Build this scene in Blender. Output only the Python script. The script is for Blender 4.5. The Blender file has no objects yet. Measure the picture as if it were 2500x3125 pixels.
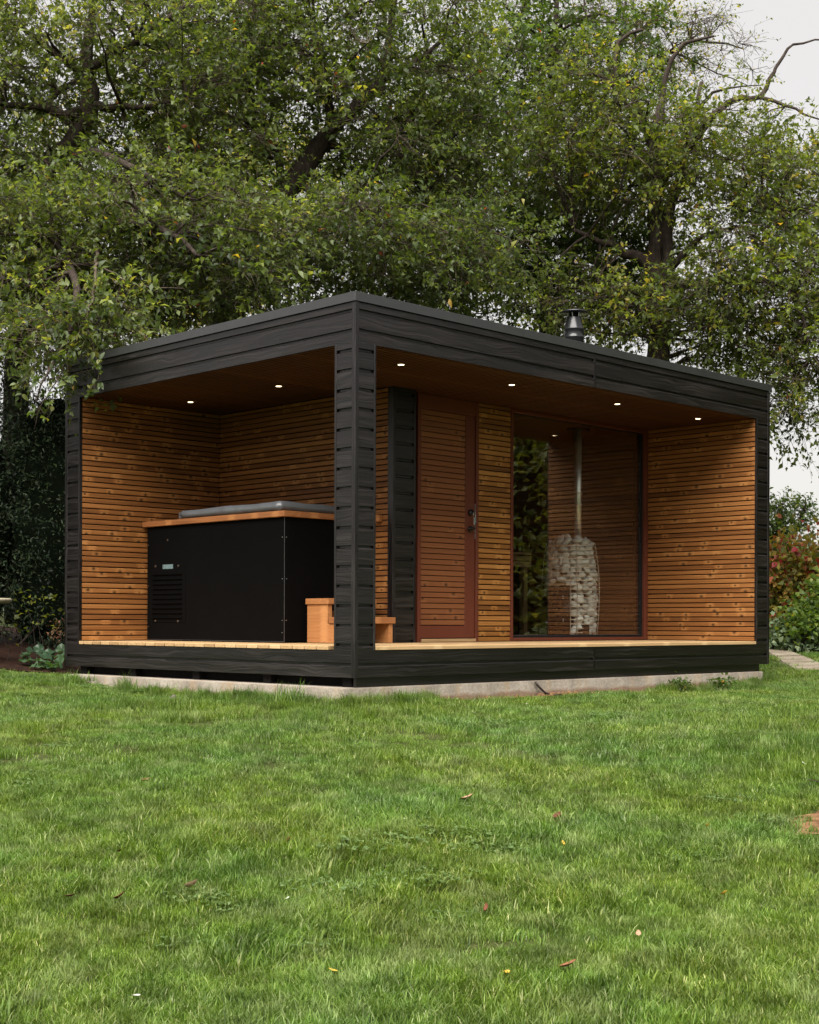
import bpy, bmesh, math, random
import numpy as np
from mathutils import Vector, Matrix, Euler

random.seed(11)
rng = np.random.default_rng(11)
scene = bpy.context.scene
COL = scene.collection

# ------------------------------------------------------------------ camera
CAM_F, CAM_CY, CAM_ROLL, CAM_YAW = 4354.67, 1900.6, 0.003026, 0.787257
CAM = np.array([-7.2066, -7.8135, 0.5130])
FW = np.array([math.cos(CAM_YAW), math.sin(CAM_YAW), 0.0])
RT = np.array([math.sin(CAM_YAW), -math.cos(CAM_YAW), 0.0])
UP = np.array([0.0, 0.0, 1.0])
cam_data = bpy.data.cameras.new('camera')
cam = bpy.data.objects.new('camera', cam_data)
COL.objects.link(cam)
cr, sr = math.cos(CAM_ROLL), math.sin(CAM_ROLL)
cX, cY, cZ = cr * RT + sr * UP, -sr * RT + cr * UP, -FW
cam.matrix_world = Matrix(((cX[0], cY[0], cZ[0], CAM[0]), (cX[1], cY[1], cZ[1], CAM[1]),
                           (cX[2], cY[2], cZ[2], CAM[2]), (0, 0, 0, 1)))
cam_data.lens = CAM_F / 3125 * 36.0
cam_data.sensor_width = 36.0
cam_data.shift_y = (CAM_CY - 1562.5) / 3125
cam_data.clip_start = 0.05
cam_data.clip_end = 2000
scene.camera = cam

# ------------------------------------------------------------------ sky, sun, exposure
SUN_ELEV, SUN_AZ = math.radians(55), math.atan2(-0.50, -0.86)   # azimuth of the sun seen from the place
world = bpy.data.worlds.new('World')
scene.world = world
world.use_nodes = True
wn, wl = world.node_tree.nodes, world.node_tree.links
wn.clear()
w_out = wn.new('ShaderNodeOutputWorld')
w_bg = wn.new('ShaderNodeBackground')
w_sky = wn.new('ShaderNodeTexSky')
w_sky.sky_type = 'NISHITA'
w_sky.sun_disc = False
w_sky.sun_elevation = SUN_ELEV
w_sky.sun_rotation = math.pi / 2 - SUN_AZ
w_sky.dust_density = 3.0
w_mix = wn.new('ShaderNodeMix')
w_mix.data_type = 'RGBA'
w_mix.inputs['Factor'].default_value = 0.9          # a closed, even layer of pale cloud
w_mix.inputs['B'].default_value = (2.68, 2.54, 2.38, 1)
wl.new(w_sky.outputs[0], w_mix.inputs['A'])
wl.new(w_mix.outputs['Result'], w_bg.inputs['Color'])
w_bg.inputs['Strength'].default_value = 0.05
wl.new(w_bg.outputs[0], w_out.inputs['Surface'])

sun_data = bpy.data.lights.new('sun', 'SUN')
sun_data.energy = 1.5
sun_data.angle = math.radians(60)
sun_data.color = (1.0, 0.965, 0.91)
sun = bpy.data.objects.new('sun', sun_data)
COL.objects.link(sun)
sdir = Vector((math.cos(SUN_ELEV) * math.cos(SUN_AZ), math.cos(SUN_ELEV) * math.sin(SUN_AZ), math.sin(SUN_ELEV)))
sun.rotation_euler = sdir.to_track_quat('Z', 'Y').to_euler()
sun.location = (-6, -6, 12)

vs = scene.view_settings
vs.view_transform = 'Standard'
vs.look = 'None'
vs.exposure = 2.72
vs.gamma = 1.0
vs.use_curve_mapping = False
scene.render.engine = 'CYCLES'
scene.render.filter_size = 1.15
cy = scene.cycles
cy.use_denoising = True
cy.max_bounces = 5
cy.diffuse_bounces = 2
cy.glossy_bounces = 3
cy.transmission_bounces = 4
cy.transparent_max_bounces = 12
cy.caustics_reflective = False
cy.caustics_refractive = False
cy.sample_clamp_indirect = 6.0


# ------------------------------------------------------------------ geometry helpers
def ray(px, py):
    u2, w2 = (px - 1250) / CAM_F, (py - CAM_CY) / CAM_F
    u, w = cr * u2 + sr * w2, -sr * u2 + cr * w2
    return FW + u * RT - w * UP


def at(px, py, d):
    """world point a given distance away in a direction measured on the photograph"""
    return CAM + d * ray(px, py)


class MB:
    """collects pieces of one mesh"""
    def __init__(self):
        self.v, self.f, self.n = [], [], 0

    def add(self, verts, faces):
        verts = [tuple(map(float, p)) for p in verts]
        self.v += verts
        self.f += [tuple(i + self.n for i in fc) for fc in faces]
        self.n += len(verts)
        return self

    def box(self, x0, x1, y0, y1, z0, z1):
        v = [(x0, y0, z0), (x1, y0, z0), (x1, y1, z0), (x0, y1, z0), (x0, y0, z1), (x1, y0, z1), (x1, y1, z1), (x0, y1, z1)]
        return self.add(v, [(3, 2, 1, 0), (4, 5, 6, 7), (0, 1, 5, 4), (1, 2, 6, 5), (2, 3, 7, 6), (3, 0, 4, 7)])

    def bbox(self, x0, x1, y0, y1, z0, z1, b=0.004):
        """box with chamfered edges"""
        bm = bmesh.new()
        bmesh.ops.create_cube(bm, size=1)
        for q in bm.verts:
            q.co = Vector((x0 + (q.co.x + .5) * (x1 - x0), y0 + (q.co.y + .5) * (y1 - y0), z0 + (q.co.z + .5) * (z1 - z0)))
        bmesh.ops.bevel(bm, geom=bm.edges[:], offset=b, segments=1, affect='EDGES')
        bm.verts.index_update()
        self.add([q.co for q in bm.verts], [[q.index for q in fc.verts] for fc in bm.faces])
        bm.free()
        return self

    def prism_x(self, prof, x0, x1):
        """profile of (y,z), counter-clockwise seen from +x, pushed along x"""
        n = len(prof)
        v = [(x0, a, b) for a, b in prof] + [(x1, a, b) for a, b in prof]
        fs = [(i, (i + 1) % n, n + (i + 1) % n, n + i) for i in range(n)]
        fs += [tuple(reversed(range(n))), tuple(range(n, 2 * n))]
        fs = [tuple(reversed(q)) for q in fs] if False else fs
        return self.add(v, fs)

    def tube(self, pts, rad, seg=6, cap=True):
        pts = [np.asarray(q, float) for q in pts]
        m = len(pts)
        if not hasattr(rad, '__len__'):
            rad = [rad] * m
        verts, faces = [], []
        up = None
        for i in range(m):
            t = pts[min(i + 1, m - 1)] - pts[max(i - 1, 0)]
            t = t / (np.linalg.norm(t) + 1e-9)
            if up is None:
                a = np.array([0, 0, 1.0]) if abs(t[2]) < .9 else np.array([1.0, 0, 0])
            else:
                a = up
            s = np.cross(t, a); s /= np.linalg.norm(s) + 1e-9
            up = np.cross(s, t)
            for k in range(seg):
                g = 2 * math.pi * k / seg
                verts.append(pts[i] + rad[i] * (math.cos(g) * s + math.sin(g) * up))
        for i in range(m - 1):
            for k in range(seg):
                k2 = (k + 1) % seg
                faces.append((i * seg + k, i * seg + k2, (i + 1) * seg + k2, (i + 1) * seg + k))
        if cap:
            faces.append(tuple(reversed(range(seg))))
            faces.append(tuple(range((m - 1) * seg, m * seg)))
        return self.add(verts, faces)

    def lathe(self, prof, seg=32, c=(0, 0)):
        """prof of (r,z) from bottom to top"""
        verts, faces = [], []
        for r, z in prof:
            for k in range(seg):
                g = 2 * math.pi * k / seg
                verts.append((c[0] + r * math.cos(g), c[1] + r * math.sin(g), z))
        for i in range(len(prof) - 1):
            for k in range(seg):
                k2 = (k + 1) % seg
                faces.append((i * seg + k, i * seg + k2, (i + 1) * seg + k2, (i + 1) * seg + k))
        faces.append(tuple(reversed(range(seg))))
        faces.append(tuple(range((len(prof) - 1) * seg, len(prof) * seg)))
        return self.add(verts, faces)

    def mesh(self, name, mat, smooth=False):
        me = bpy.data.meshes.new(name)
        me.from_pydata(self.v, [], self.f)
        me.update()
        bm = bmesh.new(); bm.from_mesh(me)
        bmesh.ops.recalc_face_normals(bm, faces=bm.faces[:])
        bm.to_mesh(me); bm.free()
        if mat is not None:
            me.materials.append(mat)
        if smooth:
            me.shade_smooth()
        return me

    def build(self, name, mat, parent=None, smooth=False):
        return link(name, self.mesh(name, mat, smooth), parent)


def link(name, me, parent=None, loc=None, rotz=None, mw=None):
    o = bpy.data.objects.new(name, me)
    COL.objects.link(o)
    if parent is not None:
        o.parent = parent
    if loc is not None:
        o.location = loc
    if rotz is not None:
        o.rotation_euler = (0, 0, rotz)
    if mw is not None:
        o.matrix_local = mw
    return o


def tag(o, label=None, cat=None, group=None, kind=None):
    if label: o['label'] = label
    if cat: o['category'] = cat
    if group: o['group'] = group
    if kind: o['kind'] = kind
    return o


def thing(name, label, cat, loc=(0, 0, 0), group=None):
    o = bpy.data.objects.new(name, None)
    o.empty_display_size = .2
    COL.objects.link(o)
    o.location = loc
    return tag(o, label, cat, group)


def raw_mesh(name, verts, faces_flat, nper, mat, attrs=None, smooth=False):
    """fast mesh from numpy arrays, faces of equal vertex count"""
    me = bpy.data.meshes.new(name)
    nv, nf = len(verts), len(faces_flat) // nper
    me.vertices.add(nv)
    me.vertices.foreach_set('co', np.asarray(verts, np.float32).ravel())
    me.loops.add(nf * nper)
    me.loops.foreach_set('vertex_index', np.asarray(faces_flat, np.int32))
    me.polygons.add(nf)
    me.polygons.foreach_set('loop_start', np.arange(nf, dtype=np.int32) * nper)
    for k, arr in (attrs or {}).items():
        a = me.attributes.new(k, 'FLOAT', 'POINT')
        a.data.foreach_set('value', np.asarray(arr, np.float32))
    me.update()
    me.validate()
    if smooth:
        me.shade_smooth()
    me.materials.append(mat)
    return me


# ------------------------------------------------------------------ materials
class NT:
    def __init__(self, name):
        self.m = bpy.data.materials.new(name)
        self.m.use_nodes = True
        self.t = self.m.node_tree
        self.t.nodes.clear()
        self.out = self.t.nodes.new('ShaderNodeOutputMaterial')

    def n(self, typ, ins=None, **kw):
        nd = self.t.nodes.new(typ)
        for k, v in kw.items():
            setattr(nd, k, v)
        for k, v in (ins or {}).items():
            if isinstance(v, bpy.types.NodeSocket):
                self.t.links.new(v, nd.inputs[k])
            else:
                nd.inputs[k].default_value = v
        return nd

    def math(self, op, a, b=0.0, clamp=False):
        nd = self.n('ShaderNodeMath', {0: a, 1: b}, operation=op)
        nd.use_clamp = clamp
        return nd.outputs[0]

    def vec(self, x=0.0, y=0.0, z=0.0):
        return self.n('ShaderNodeCombineXYZ', {0: x, 1: y, 2: z}).outputs[0]

    def noise(self, v, scale=1.0, detail=3.0, rough=.55, out='Fac'):
        return self.n('ShaderNodeTexNoise', {'Vector': v, 'Scale': scale, 'Detail': detail, 'Roughness': rough}).outputs[out]

    def ramp(self, fac, stops, interp='LINEAR'):
        nd = self.n('ShaderNodeValToRGB', {'Fac': fac})
        cr_ = nd.color_ramp
        cr_.interpolation = interp
        while len(cr_.elements) < len(stops):
            cr_.elements.new(.5)
        for e, (p, c) in zip(cr_.elements, stops):
            e.position = p
            e.color = (c, c, c, 1) if not hasattr(c, '__len__') else (*c, 1)
        return nd.outputs['Color']

    def mix(self, f, a, b, blend='MIX'):
        nd = self.n('ShaderNodeMix', data_type='RGBA', blend_type=blend)
        for k, v in (('Factor', f), ('A', a), ('B', b)):
            if isinstance(v, bpy.types.NodeSocket):
                self.t.links.new(v, nd.inputs[k])
            elif k == 'Factor':
                nd.inputs[k].default_value = v
            else:
                nd.inputs[k].default_value = (*v, 1)
        return nd.outputs['Result']

    def pbr(self, color, rough=.5, spec=.5, metal=0.0, bump=None, bdist=.002, bstr=1.0, **kw):
        ins = {'Roughness': rough, 'Specular IOR Level': spec, 'Metallic': metal}
        b = self.n('ShaderNodeBsdfPrincipled', ins)
        if isinstance(color, bpy.types.NodeSocket):
            self.t.links.new(color, b.inputs['Base Color'])
        else:
            b.inputs['Base Color'].default_value = (*color, 1)
        for k, v in kw.items():
            b.inputs[k.replace('_', ' ')].default_value = v
        if bump is not None:
            bn = self.n('ShaderNodeBump', {'Height': bump, 'Distance': bdist, 'Strength': bstr})
            self.t.links.new(bn.outputs[0], b.inputs['Normal'])
        return b.outputs[0]

    def done(self, sh):
        self.t.links.new(sh, self.out.inputs['Surface'])
        return self.m


def wood_mat(name, dark, mid, light, axis='x', knots=.35, rough=.55, spec=.3, grain_amp=1.0, tone_amp=1.0, fine=90.0, knot_h=.04):
    """planed softwood: grain along the piece, a tone of its own for every piece, and knots"""
    N = NT(name)
    tc = N.n('ShaderNodeTexCoord').outputs['Object']
    s = N.n('ShaderNodeSeparateXYZ', {0: tc}).outputs
    ax = {'x': (s[0], s[1], s[2]), 'y': (s[1], s[0], s[2]), 'z': (s[2], s[0], s[1])}[axis]
    r = N.n('ShaderNodeObjectInfo').outputs['Random']
    L = N.math('ADD', ax[0], N.math('MULTIPLY', r, 57.0))
    r2 = N.math('FRACT', N.math('MULTIPLY', r, 91.7))
    # knots: one place along the piece per cell
    v1 = N.n('ShaderNodeTexVoronoi', {'W': L, 'Scale': 3.2, 'Randomness': 1.0}, voronoi_dimensions='1D')
    kr = N.n('ShaderNodeSeparateColor', {0: v1.outputs['Color']}).outputs
    dx = N.math('DIVIDE', v1.outputs['Distance'], 3.2)
    z0 = N.math('MULTIPLY', N.math('SUBTRACT', kr[1], .5), knot_h)
    dz = N.math('SUBTRACT', ax[2], z0)
    on = N.math('LESS_THAN', kr[0], knots)
    dd = N.math('SQRT', N.math('ADD', N.math('POWER', dx, 2.0), N.math('POWER', N.math('MULTIPLY', dz, 1.25), 2.0)))
    size = N.math('ADD', .0045, N.math('MULTIPLY', kr[2], .019))
    kd = N.math('DIVIDE', dd, size)
    core = N.math('MULTIPLY', on, N.math('SUBTRACT', 1.0, N.n('ShaderNodeMapRange', {'Value': kd, 'From Min': .55, 'From Max': 1.15}).outputs[0]))
    halo = N.math('MULTIPLY', on, N.math('SUBTRACT', 1.0, N.n('ShaderNodeMapRange', {'Value': dx, 'From Min': .012, 'From Max': .075}, interpolation_type='SMOOTHSTEP').outputs[0]))
    bend = N.math('MULTIPLY', halo, N.math('MULTIPLY', N.math('SIGN', dz), .022))
    g = N.noise(N.vec(N.math('MULTIPLY', L, 1.6), N.math('ADD', N.math('MULTIPLY', ax[1], 30.0), N.math('MULTIPLY', r, 31.0)),
                      N.math('MULTIPLY', N.math('SUBTRACT', ax[2], bend), fine)), 1.0, 4.0, .6)
    tone = N.noise(N.vec(N.math('MULTIPLY', L, 1.1), N.math('MULTIPLY', r, 77.0), 0.0), 1.0, 2.0)
    t = N.math('ADD', N.math('MULTIPLY', N.math('SUBTRACT', g, .5), .85 * grain_amp), N.math('MULTIPLY', N.math('SUBTRACT', tone, .5), .55 * tone_amp))
    t = N.math('ADD', t, N.math('MULTIPLY', N.math('SUBTRACT', r2, .5), .42 * tone_amp))
    t = N.math('ADD', N.math('ADD', t, .5), N.math('MULTIPLY', halo, .34))
    c = N.ramp(t, [(.12, dark), (.5, mid), (.9, light)])
    c = N.mix(N.math('MULTIPLY', core, .85), c, tuple(q * .22 for q in dark))
    ring = N.math('MULTIPLY', on, N.math('MULTIPLY', N.math('GREATER_THAN', kd, 1.0), N.math('LESS_THAN', kd, 1.6)))
    c = N.mix(N.math('MULTIPLY', ring, .3), c, tuple(q * .55 for q in dark))
    rg = N.n('ShaderNodeMapRange', {'Value': g, 'To Min': rough - .1, 'To Max': rough + .12}).outputs[0]
    return N.done(N.pbr(c, rg, spec, bump=g, bdist=.0012, bstr=.6))


def black_wood(name, axis):
    """rough-sawn board under black stain, the grain standing out"""
    N = NT(name)
    tc = N.n('ShaderNodeTexCoord').outputs['Object']
    s = N.n('ShaderNodeSeparateXYZ', {0: tc}).outputs
    ax = {'x': (s[0], s[1], s[2]), 'y': (s[1], s[0], s[2]), 'z': (s[2], s[0], s[1])}[axis]
    r = N.n('ShaderNodeObjectInfo').outputs['Random']
    L = N.math('ADD', ax[0], N.math('MULTIPLY', r, 57.0))
    warp = N.noise(N.vec(N.math('MULTIPLY', L, 2.2), N.math('MULTIPLY', r, 31.0), N.math('MULTIPLY', ax[2], 7.0)), 1.0, 2.0)
    zz = N.math('ADD', N.math('MULTIPLY', ax[2], 1.0), N.math('MULTIPLY', warp, .10))
    g = N.noise(N.vec(N.math('MULTIPLY', L, 1.3), N.math('ADD', N.math('MULTIPLY', ax[1], 20.0), N.math('MULTIPLY', r, 17.0)), N.math('MULTIPLY', zz, 58.0)), 1.0, 3.0, .65)
    g2 = N.noise(N.vec(N.math('MULTIPLY', L, 40.0), N.math('MULTIPLY', ax[1], 40.0), N.math('MULTIPLY', ax[2], 320.0)), 1.0, 2.0)
    h = N.math('ADD', g, N.math('MULTIPLY', g2, .25))
    tone = N.noise(N.vec(N.math('MULTIPLY', L, .9), N.math('MULTIPLY', r, 50.0), N.math('MULTIPLY', ax[2], 3.0)), 1.0, 3.0)
    c = N.ramp(N.math('ADD', N.math('MULTIPLY', g, .6), N.math('MULTIPLY', tone, .4)), [(.34, (.0018, .0012, .0011)), (.5, (.0052, .0037, .0035)), (.7, (.025, .0205, .0198))])  # stain tone, with ridge highlights and furrow shade painted into the grain colour
    speck = N.noise(tc, 130.0, 1.0)
    c = N.mix(N.math('MULTIPLY', N.math('GREATER_THAN', speck, .785), .35), c, (.08, .078, .075))
    rg = N.n('ShaderNodeMapRange', {'Value': h, 'From Min': .3, 'From Max': .95, 'To Min': .22, 'To Max': .46}).outputs[0]
    return N.done(N.pbr(c, rg, .46, bump=h, bdist=.0026, bstr=1.0, IOR=1.5))


def simple(name, col, rough=.5, spec=.5, metal=0.0, nscale=30.0, var=.25, bumpd=0.0):
    N = NT(name)
    tc = N.n('ShaderNodeTexCoord').outputs['Object']
    n1 = N.noise(tc, nscale, 4.0)
    c = N.mix(n1, tuple(q * (1 - var) for q in col), tuple(min(1, q * (1 + var)) for q in col))
    rg = N.n('ShaderNodeMapRange', {'Value': N.noise(tc, nscale * .4, 3.0), 'To Min': max(.03, rough - .1), 'To Max': min(1, rough + .1)}).outputs[0]
    return N.done(N.pbr(c, rg, spec, metal, bump=(n1 if bumpd else None), bdist=bumpd or .001))


def leaf_mat(name, stops, trans=.45, rough=.5, var=.0):
    """leaf colour per leaf from the tint attribute; light passes through the blade"""
    N = NT(name)
    a = N.n('ShaderNodeAttribute', attribute_name='tint').outputs['Fac']
    c = N.ramp(a, stops)
    geo = N.n('ShaderNodeNewGeometry')
    pn = N.noise(geo.outputs['Position'], 1.1, 2.0)
    c = N.mix(N.n('ShaderNodeMapRange', {'Value': pn, 'From Min': .42, 'From Max': .68}).outputs[0], c, N.mix(1.0, c, (1.12, 1.08, .86), 'MULTIPLY'))
    under = N.mix(.25, c, (.14, .175, .085))                # paler, matt underside
    c2 = N.mix(geo.outputs['Backfacing'], c, under)
    p = N.pbr(c2, rough, .38)
    tr = N.n('ShaderNodeBsdfTranslucent', {'Color': N.mix(1.0, c, (1.8, 1.75, .7), 'MULTIPLY')}).outputs[0]
    ms = N.n('ShaderNodeMixShader', {0: trans, 1: p, 2: tr}).outputs[0]
    return N.done(ms)


M = {}
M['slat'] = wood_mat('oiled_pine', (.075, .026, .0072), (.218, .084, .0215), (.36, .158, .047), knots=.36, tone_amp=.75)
M['slat_y'] = wood_mat('oiled_pine_side', (.075, .026, .0072), (.218, .084, .0215), (.36, .158, .047), knots=.36, tone_amp=.75)
M['slat_panel'] = wood_mat('oiled_pine_panel', (.09, .032, .007), (.25, .105, .022), (.40, .19, .05), knots=.45)
M['slat_door'] = wood_mat('stained_pine', (.12, .039, .014), (.185, .066, .023), (.235, .092, .034), knots=.2, grain_amp=.6, tone_amp=.6)
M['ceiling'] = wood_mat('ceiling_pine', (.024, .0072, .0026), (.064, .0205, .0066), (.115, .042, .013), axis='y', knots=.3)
M['frame_red'] = wood_mat('red_stained_frame', (.065, .016, .008), (.11, .027, .0125), (.145, .039, .018), axis='z', knots=.0, grain_amp=.5, tone_amp=.3)
M['deck'] = wood_mat('deck_pine', (.20, .115, .05), (.37, .235, .112), (.52, .36, .19), knots=.3, rough=.65)
M['deck_dark'] = wood_mat('deck_pine_side', (.20, .115, .05), (.37, .235, .112), (.52, .36, .19), axis='y', knots=.3, rough=.65)
M['rim'] = wood_mat('rim_pine', (.15, .052, .018), (.29, .112, .036), (.40, .175, .06), axis='y', knots=.35, fine=60.0)
M['rim_x'] = wood_mat('rim_pine_end', (.15, .052, .018), (.29, .112, .036), (.40, .175, .06), axis='x', knots=.35, fine=60.0)
M['step'] = wood_mat('step_pine', (.19, .07, .024), (.33, .135, .045), (.45, .205, .075), axis='y', knots=.15, fine=60.0)
M['step_x'] = wood_mat('step_pine_tread', (.19, .07, .024), (.33, .135, .045), (.45, .205, .075), axis='x', knots=.15, fine=60.0)
M['inner'] = wood_mat('inner_sauna_wood', (.10, .034, .012), (.17, .062, .022), (.23, .09, .034), knots=.2)
M['black_x'] = black_wood('black_board', 'x')
M['black_z'] = black_wood('black_trim', 'z')
M['flash'] = simple('dark_flashing', (.018, .018, .019), .38, .8, .0, 14, .3)
M['roof'] = simple('roof_felt', (.03, .03, .031), .9, .2, 0, 60, .4)
M['backing'] = simple('black_backing', (.006, .005, .005), .9, .2)
M['tub'] = simple('black_laminate', (.0036, .0033, .0031), .8, .02, 0, 5, .15)
M['gap'] = simple('grey_edge', (.09, .09, .095), .4, .5, .6)
M['steel'] = simple('bright_steel', (.55, .55, .54), .3, .5, 1.0, 20, .1)
M['plaque'] = simple('plaque_metal', (.16, .24, .25), .35, .5, .3, 40, .15)
M['vinyl'] = simple('grey_vinyl', (.095, .10, .106), .36, .6, 0, 8, .3, .004)
M['chim'] = simple('black_enamel', (.011, .0115, .0135), .24, .5, 0, 9, .2)
M['blackmetal'] = simple('black_metal', (.011, .011, .011), .35, .5, .4)
M['pipe'] = simple('flue_steel', (.85, .86, .88), .40, .5, .85, 12, .06)
M['cage'] = simple('pale_steel_wire', (.62, .57, .49), .38, .5, .75)
M['dark_steel'] = simple('dark_stove_steel', (.02, .014, .012), .25, .5, .3)
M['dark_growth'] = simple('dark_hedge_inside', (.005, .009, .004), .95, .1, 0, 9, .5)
M['rubber'] = simple('black_gasket', (.008, .008, .008), .6, .3)

N = NT('window_glass')
bf = N.n('ShaderNodeNewGeometry').outputs['Backfacing']
fr = N.n('ShaderNodeFresnel', {'IOR': N.math('ADD', 1.52, N.math('MULTIPLY', bf, 1 / 1.52 - 1.52))}).outputs[0]
fr = N.math('MULTIPLY', fr, 1.55, True)
tr = N.n('ShaderNodeBsdfTransparent', {'Color': (.93, .95, .93, 1)}).outputs[0]
gl = N.n('ShaderNodeBsdfGlossy', {'Roughness': .0, 'Color': (1, 1, 1, 1)}).outputs[0]
M['glass'] = N.done(N.n('ShaderNodeMixShader', {0: fr, 1: tr, 2: gl}).outputs[0])

N = NT('lamp_lens')
M['lamp'] = N.done(N.n('ShaderNodeEmission', {'Color': (1.0, .74, .45, 1), 'Strength': 1.2}).outputs[0])

N = NT('concrete')
geo = N.n('ShaderNodeNewGeometry').outputs['Position']
n1 = N.noise(geo, 3.0, 6.0); n2 = N.noise(geo, 45.0, 4.0)
c = N.ramp(N.math('ADD', N.math('MULTIPLY', n1, .65), N.math('MULTIPLY', n2, .35)), [(.3, (.15, .122, .098)), (.5, (.29, .25, .205)), (.7, (.42, .375, .32))])
st = N.noise(N.n('ShaderNodeVectorMath', {0: geo, 1: (5, 5, 1.2)}, operation='MULTIPLY').outputs[0], 1.0, 4.0)
c = N.mix(N.n('ShaderNodeMapRange', {'Value': st, 'From Min': .52, 'From Max': .72, 'To Max': .55}).outputs[0], c, (.34, .22, .11))
# clay splashed up from the ground
zz = N.n('ShaderNodeSeparateXYZ', {0: geo}).outputs[2]
sp = N.math('SUBTRACT', N.math('ADD', -.105, N.math('MULTIPLY', n1, .11)), zz)
c = N.mix(N.n('ShaderNodeMapRange', {'Value': sp, 'From Min': 0, 'From Max': .03, 'To Max': .75}).outputs[0], c, (.16, .085, .045))
M['concrete'] = N.done(N.pbr(c, .88, .25, bump=n2, bdist=.004))

N = NT('paving')
tc = N.n('ShaderNodeTexCoord').outputs['Object']
n1 = N.noise(tc, 4.0, 6.0); n2 = N.noise(tc, 50.0, 3.0)
c = N.ramp(N.math('ADD', N.math('MULTIPLY', n1, .6), N.math('MULTIPLY', n2, .4)), [(.3, (.10, .082, .058)), (.52, (.21, .175, .13)), (.72, (.31, .27, .21))])
M['paving'] = N.done(N.pbr(c, .9, .2, bump=n2, bdist=.006))

N = NT('soil_under_lawn')
geo = N.n('ShaderNodeNewGeometry').outputs['Position']
n1 = N.noise(geo, 2.5, 5.0); n2 = N.noise(geo, 60.0, 3.0)
c = N.ramp(N.math('ADD', N.math('MULTIPLY', n1, .5), N.math('MULTIPLY', n2, .5)), [(.3, (.020, .022, .007)), (.5, (.042, .052, .014)), (.72, (.085, .085, .03))])
M['earth'] = N.done(N.pbr(c, .95, .1, bump=n2, bdist=.012))

N = NT('leaf_mulch')
geo = N.n('ShaderNodeNewGeometry').outputs['Position']
n1 = N.noise(geo, 6.0, 5.0); n2 = N.noise(geo, 70.0, 3.0)
c = N.ramp(N.math('ADD', N.math('MULTIPLY', n1, .4), N.math('MULTIPLY', n2, .6)), [(.3, (.008, .004, .0028)), (.5, (.024, .0115, .007)), (.72, (.08, .037, .02))])
M['mulch'] = N.done(N.pbr(c, .95, .1, bump=n2, bdist=.02))

N = NT('clay')
geo = N.n('ShaderNodeNewGeometry').outputs['Position']
n1 = N.noise(geo, 25.0, 5.0)
M['clay'] = N.done(N.pbr(N.ramp(n1, [(.3, (.07, .035, .018)), (.6, (.20, .105, .055)), (.8, (.33, .21, .13))]), .95, .1, bump=n1, bdist=.02))

N = NT('bark')
tc = N.n('ShaderNodeTexCoord').outputs['Object']
n1 = N.noise(tc, 14.0, 5.0)
n2 = N.noise(N.n('ShaderNodeVectorMath', {0: tc, 1: (30, 30, 6)}, operation='MULTIPLY').outputs[0], 1.0, 4.0)
M['bark'] = N.done(N.pbr(N.ramp(N.math('ADD', N.math('MULTIPLY', n1, .5), N.math('MULTIPLY', n2, .5)), [(.3, (.018, .013, .011)), (.52, (.042, .031, .025)), (.75, (.10, .085, .066))]), .9, .15, bump=n2, bdist=.012))
N = NT('twig_bark')
tc = N.n('ShaderNodeTexCoord').outputs['Object']
n1 = N.noise(tc, 9.0, 3.0)
M['twig'] = N.done(N.pbr(N.ramp(n1, [(.35, (.035, .024, .018)), (.6, (.10, .078, .055)), (.75, (.21, .19, .15))]), .85, .2))

G1 = [(0, (.025, .042, .011)), (.35, (.060, .090, .021)), (.7, (.122, .160, .042)), (.86, (.20, .235, .068)), (.945, (.26, .25, .06)), (.975, (.36, .22, .03)), (1.0, (.22, .035, .02))]
M['leaf_a'] = leaf_mat('crab_apple_leaf', G1, .5, .40)
G2 = [(0, (.026, .042, .007)), (.35, (.060, .088, .013)), (.7, (.118, .155, .026)), (.88, (.22, .235, .045)), (.95, (.34, .27, .05)), (.98, (.40, .20, .03)), (1.0, (.26, .05, .025))]
M['leaf_b'] = leaf_mat('thin_leaf', G2, .5, .5)
G3 = [(0, (.022, .044, .010)), (.4, (.050, .090, .018)), (.75, (.092, .14, .03)), (.93, (.15, .20, .045)), (.975, (.30, .25, .05)), (1.0, (.36, .20, .03))]
M['leaf_c'] = leaf_mat('green_leaf', G3, .42, .42)
GH = [(0, (.004, .010, .004)), (.5, (.010, .024, .009)), (.85, (.018, .042, .013)), (1.0, (.04, .065, .02))]
M['conifer'] = leaf_mat('conifer_spray', GH, .12, .6)
GV = [(0, (.04, .05, .013)), (.3, (.10, .12, .026)), (.5, (.20, .185, .035)), (.66, (.27, .17, .045)), (.8, (.25, .07, .04)), (1.0, (.22, .018, .026))]
M['vine'] = leaf_mat('autumn_vine_leaf', GV, .4, .5)
GS = [(0, (.028, .060, .011)), (.5, (.075, .13, .02)), (.85, (.14, .195, .034)), (1.0, (.24, .25, .05))]
M['shrub'] = leaf_mat('shrub_leaf', GS, .45, .5)
GP = [(0, (.06, .10, .06)), (.5, (.12, .175, .11)), (1.0, (.24, .29, .20))]
M['pale'] = leaf_mat('pale_ground_leaf', GP, .3, .5)
M['clover'] = leaf_mat('clover_leaf', [(0, (.045, .085, .022)), (.5, (.085, .145, .045)), (1, (.16, .22, .085))], .3, .5)
M['mulch_leaf'] = leaf_mat('withered_leaf', [(0, (.05, .018, .01)), (1, (.15, .06, .03))], .2, .7)
GY = [(0, (.05, .07, .012)), (.6, (.13, .14, .028)), (1.0, (.24, .21, .05))]
M['yellowgreen'] = leaf_mat('yellow_green_leaf', GY, .45, .5)

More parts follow.
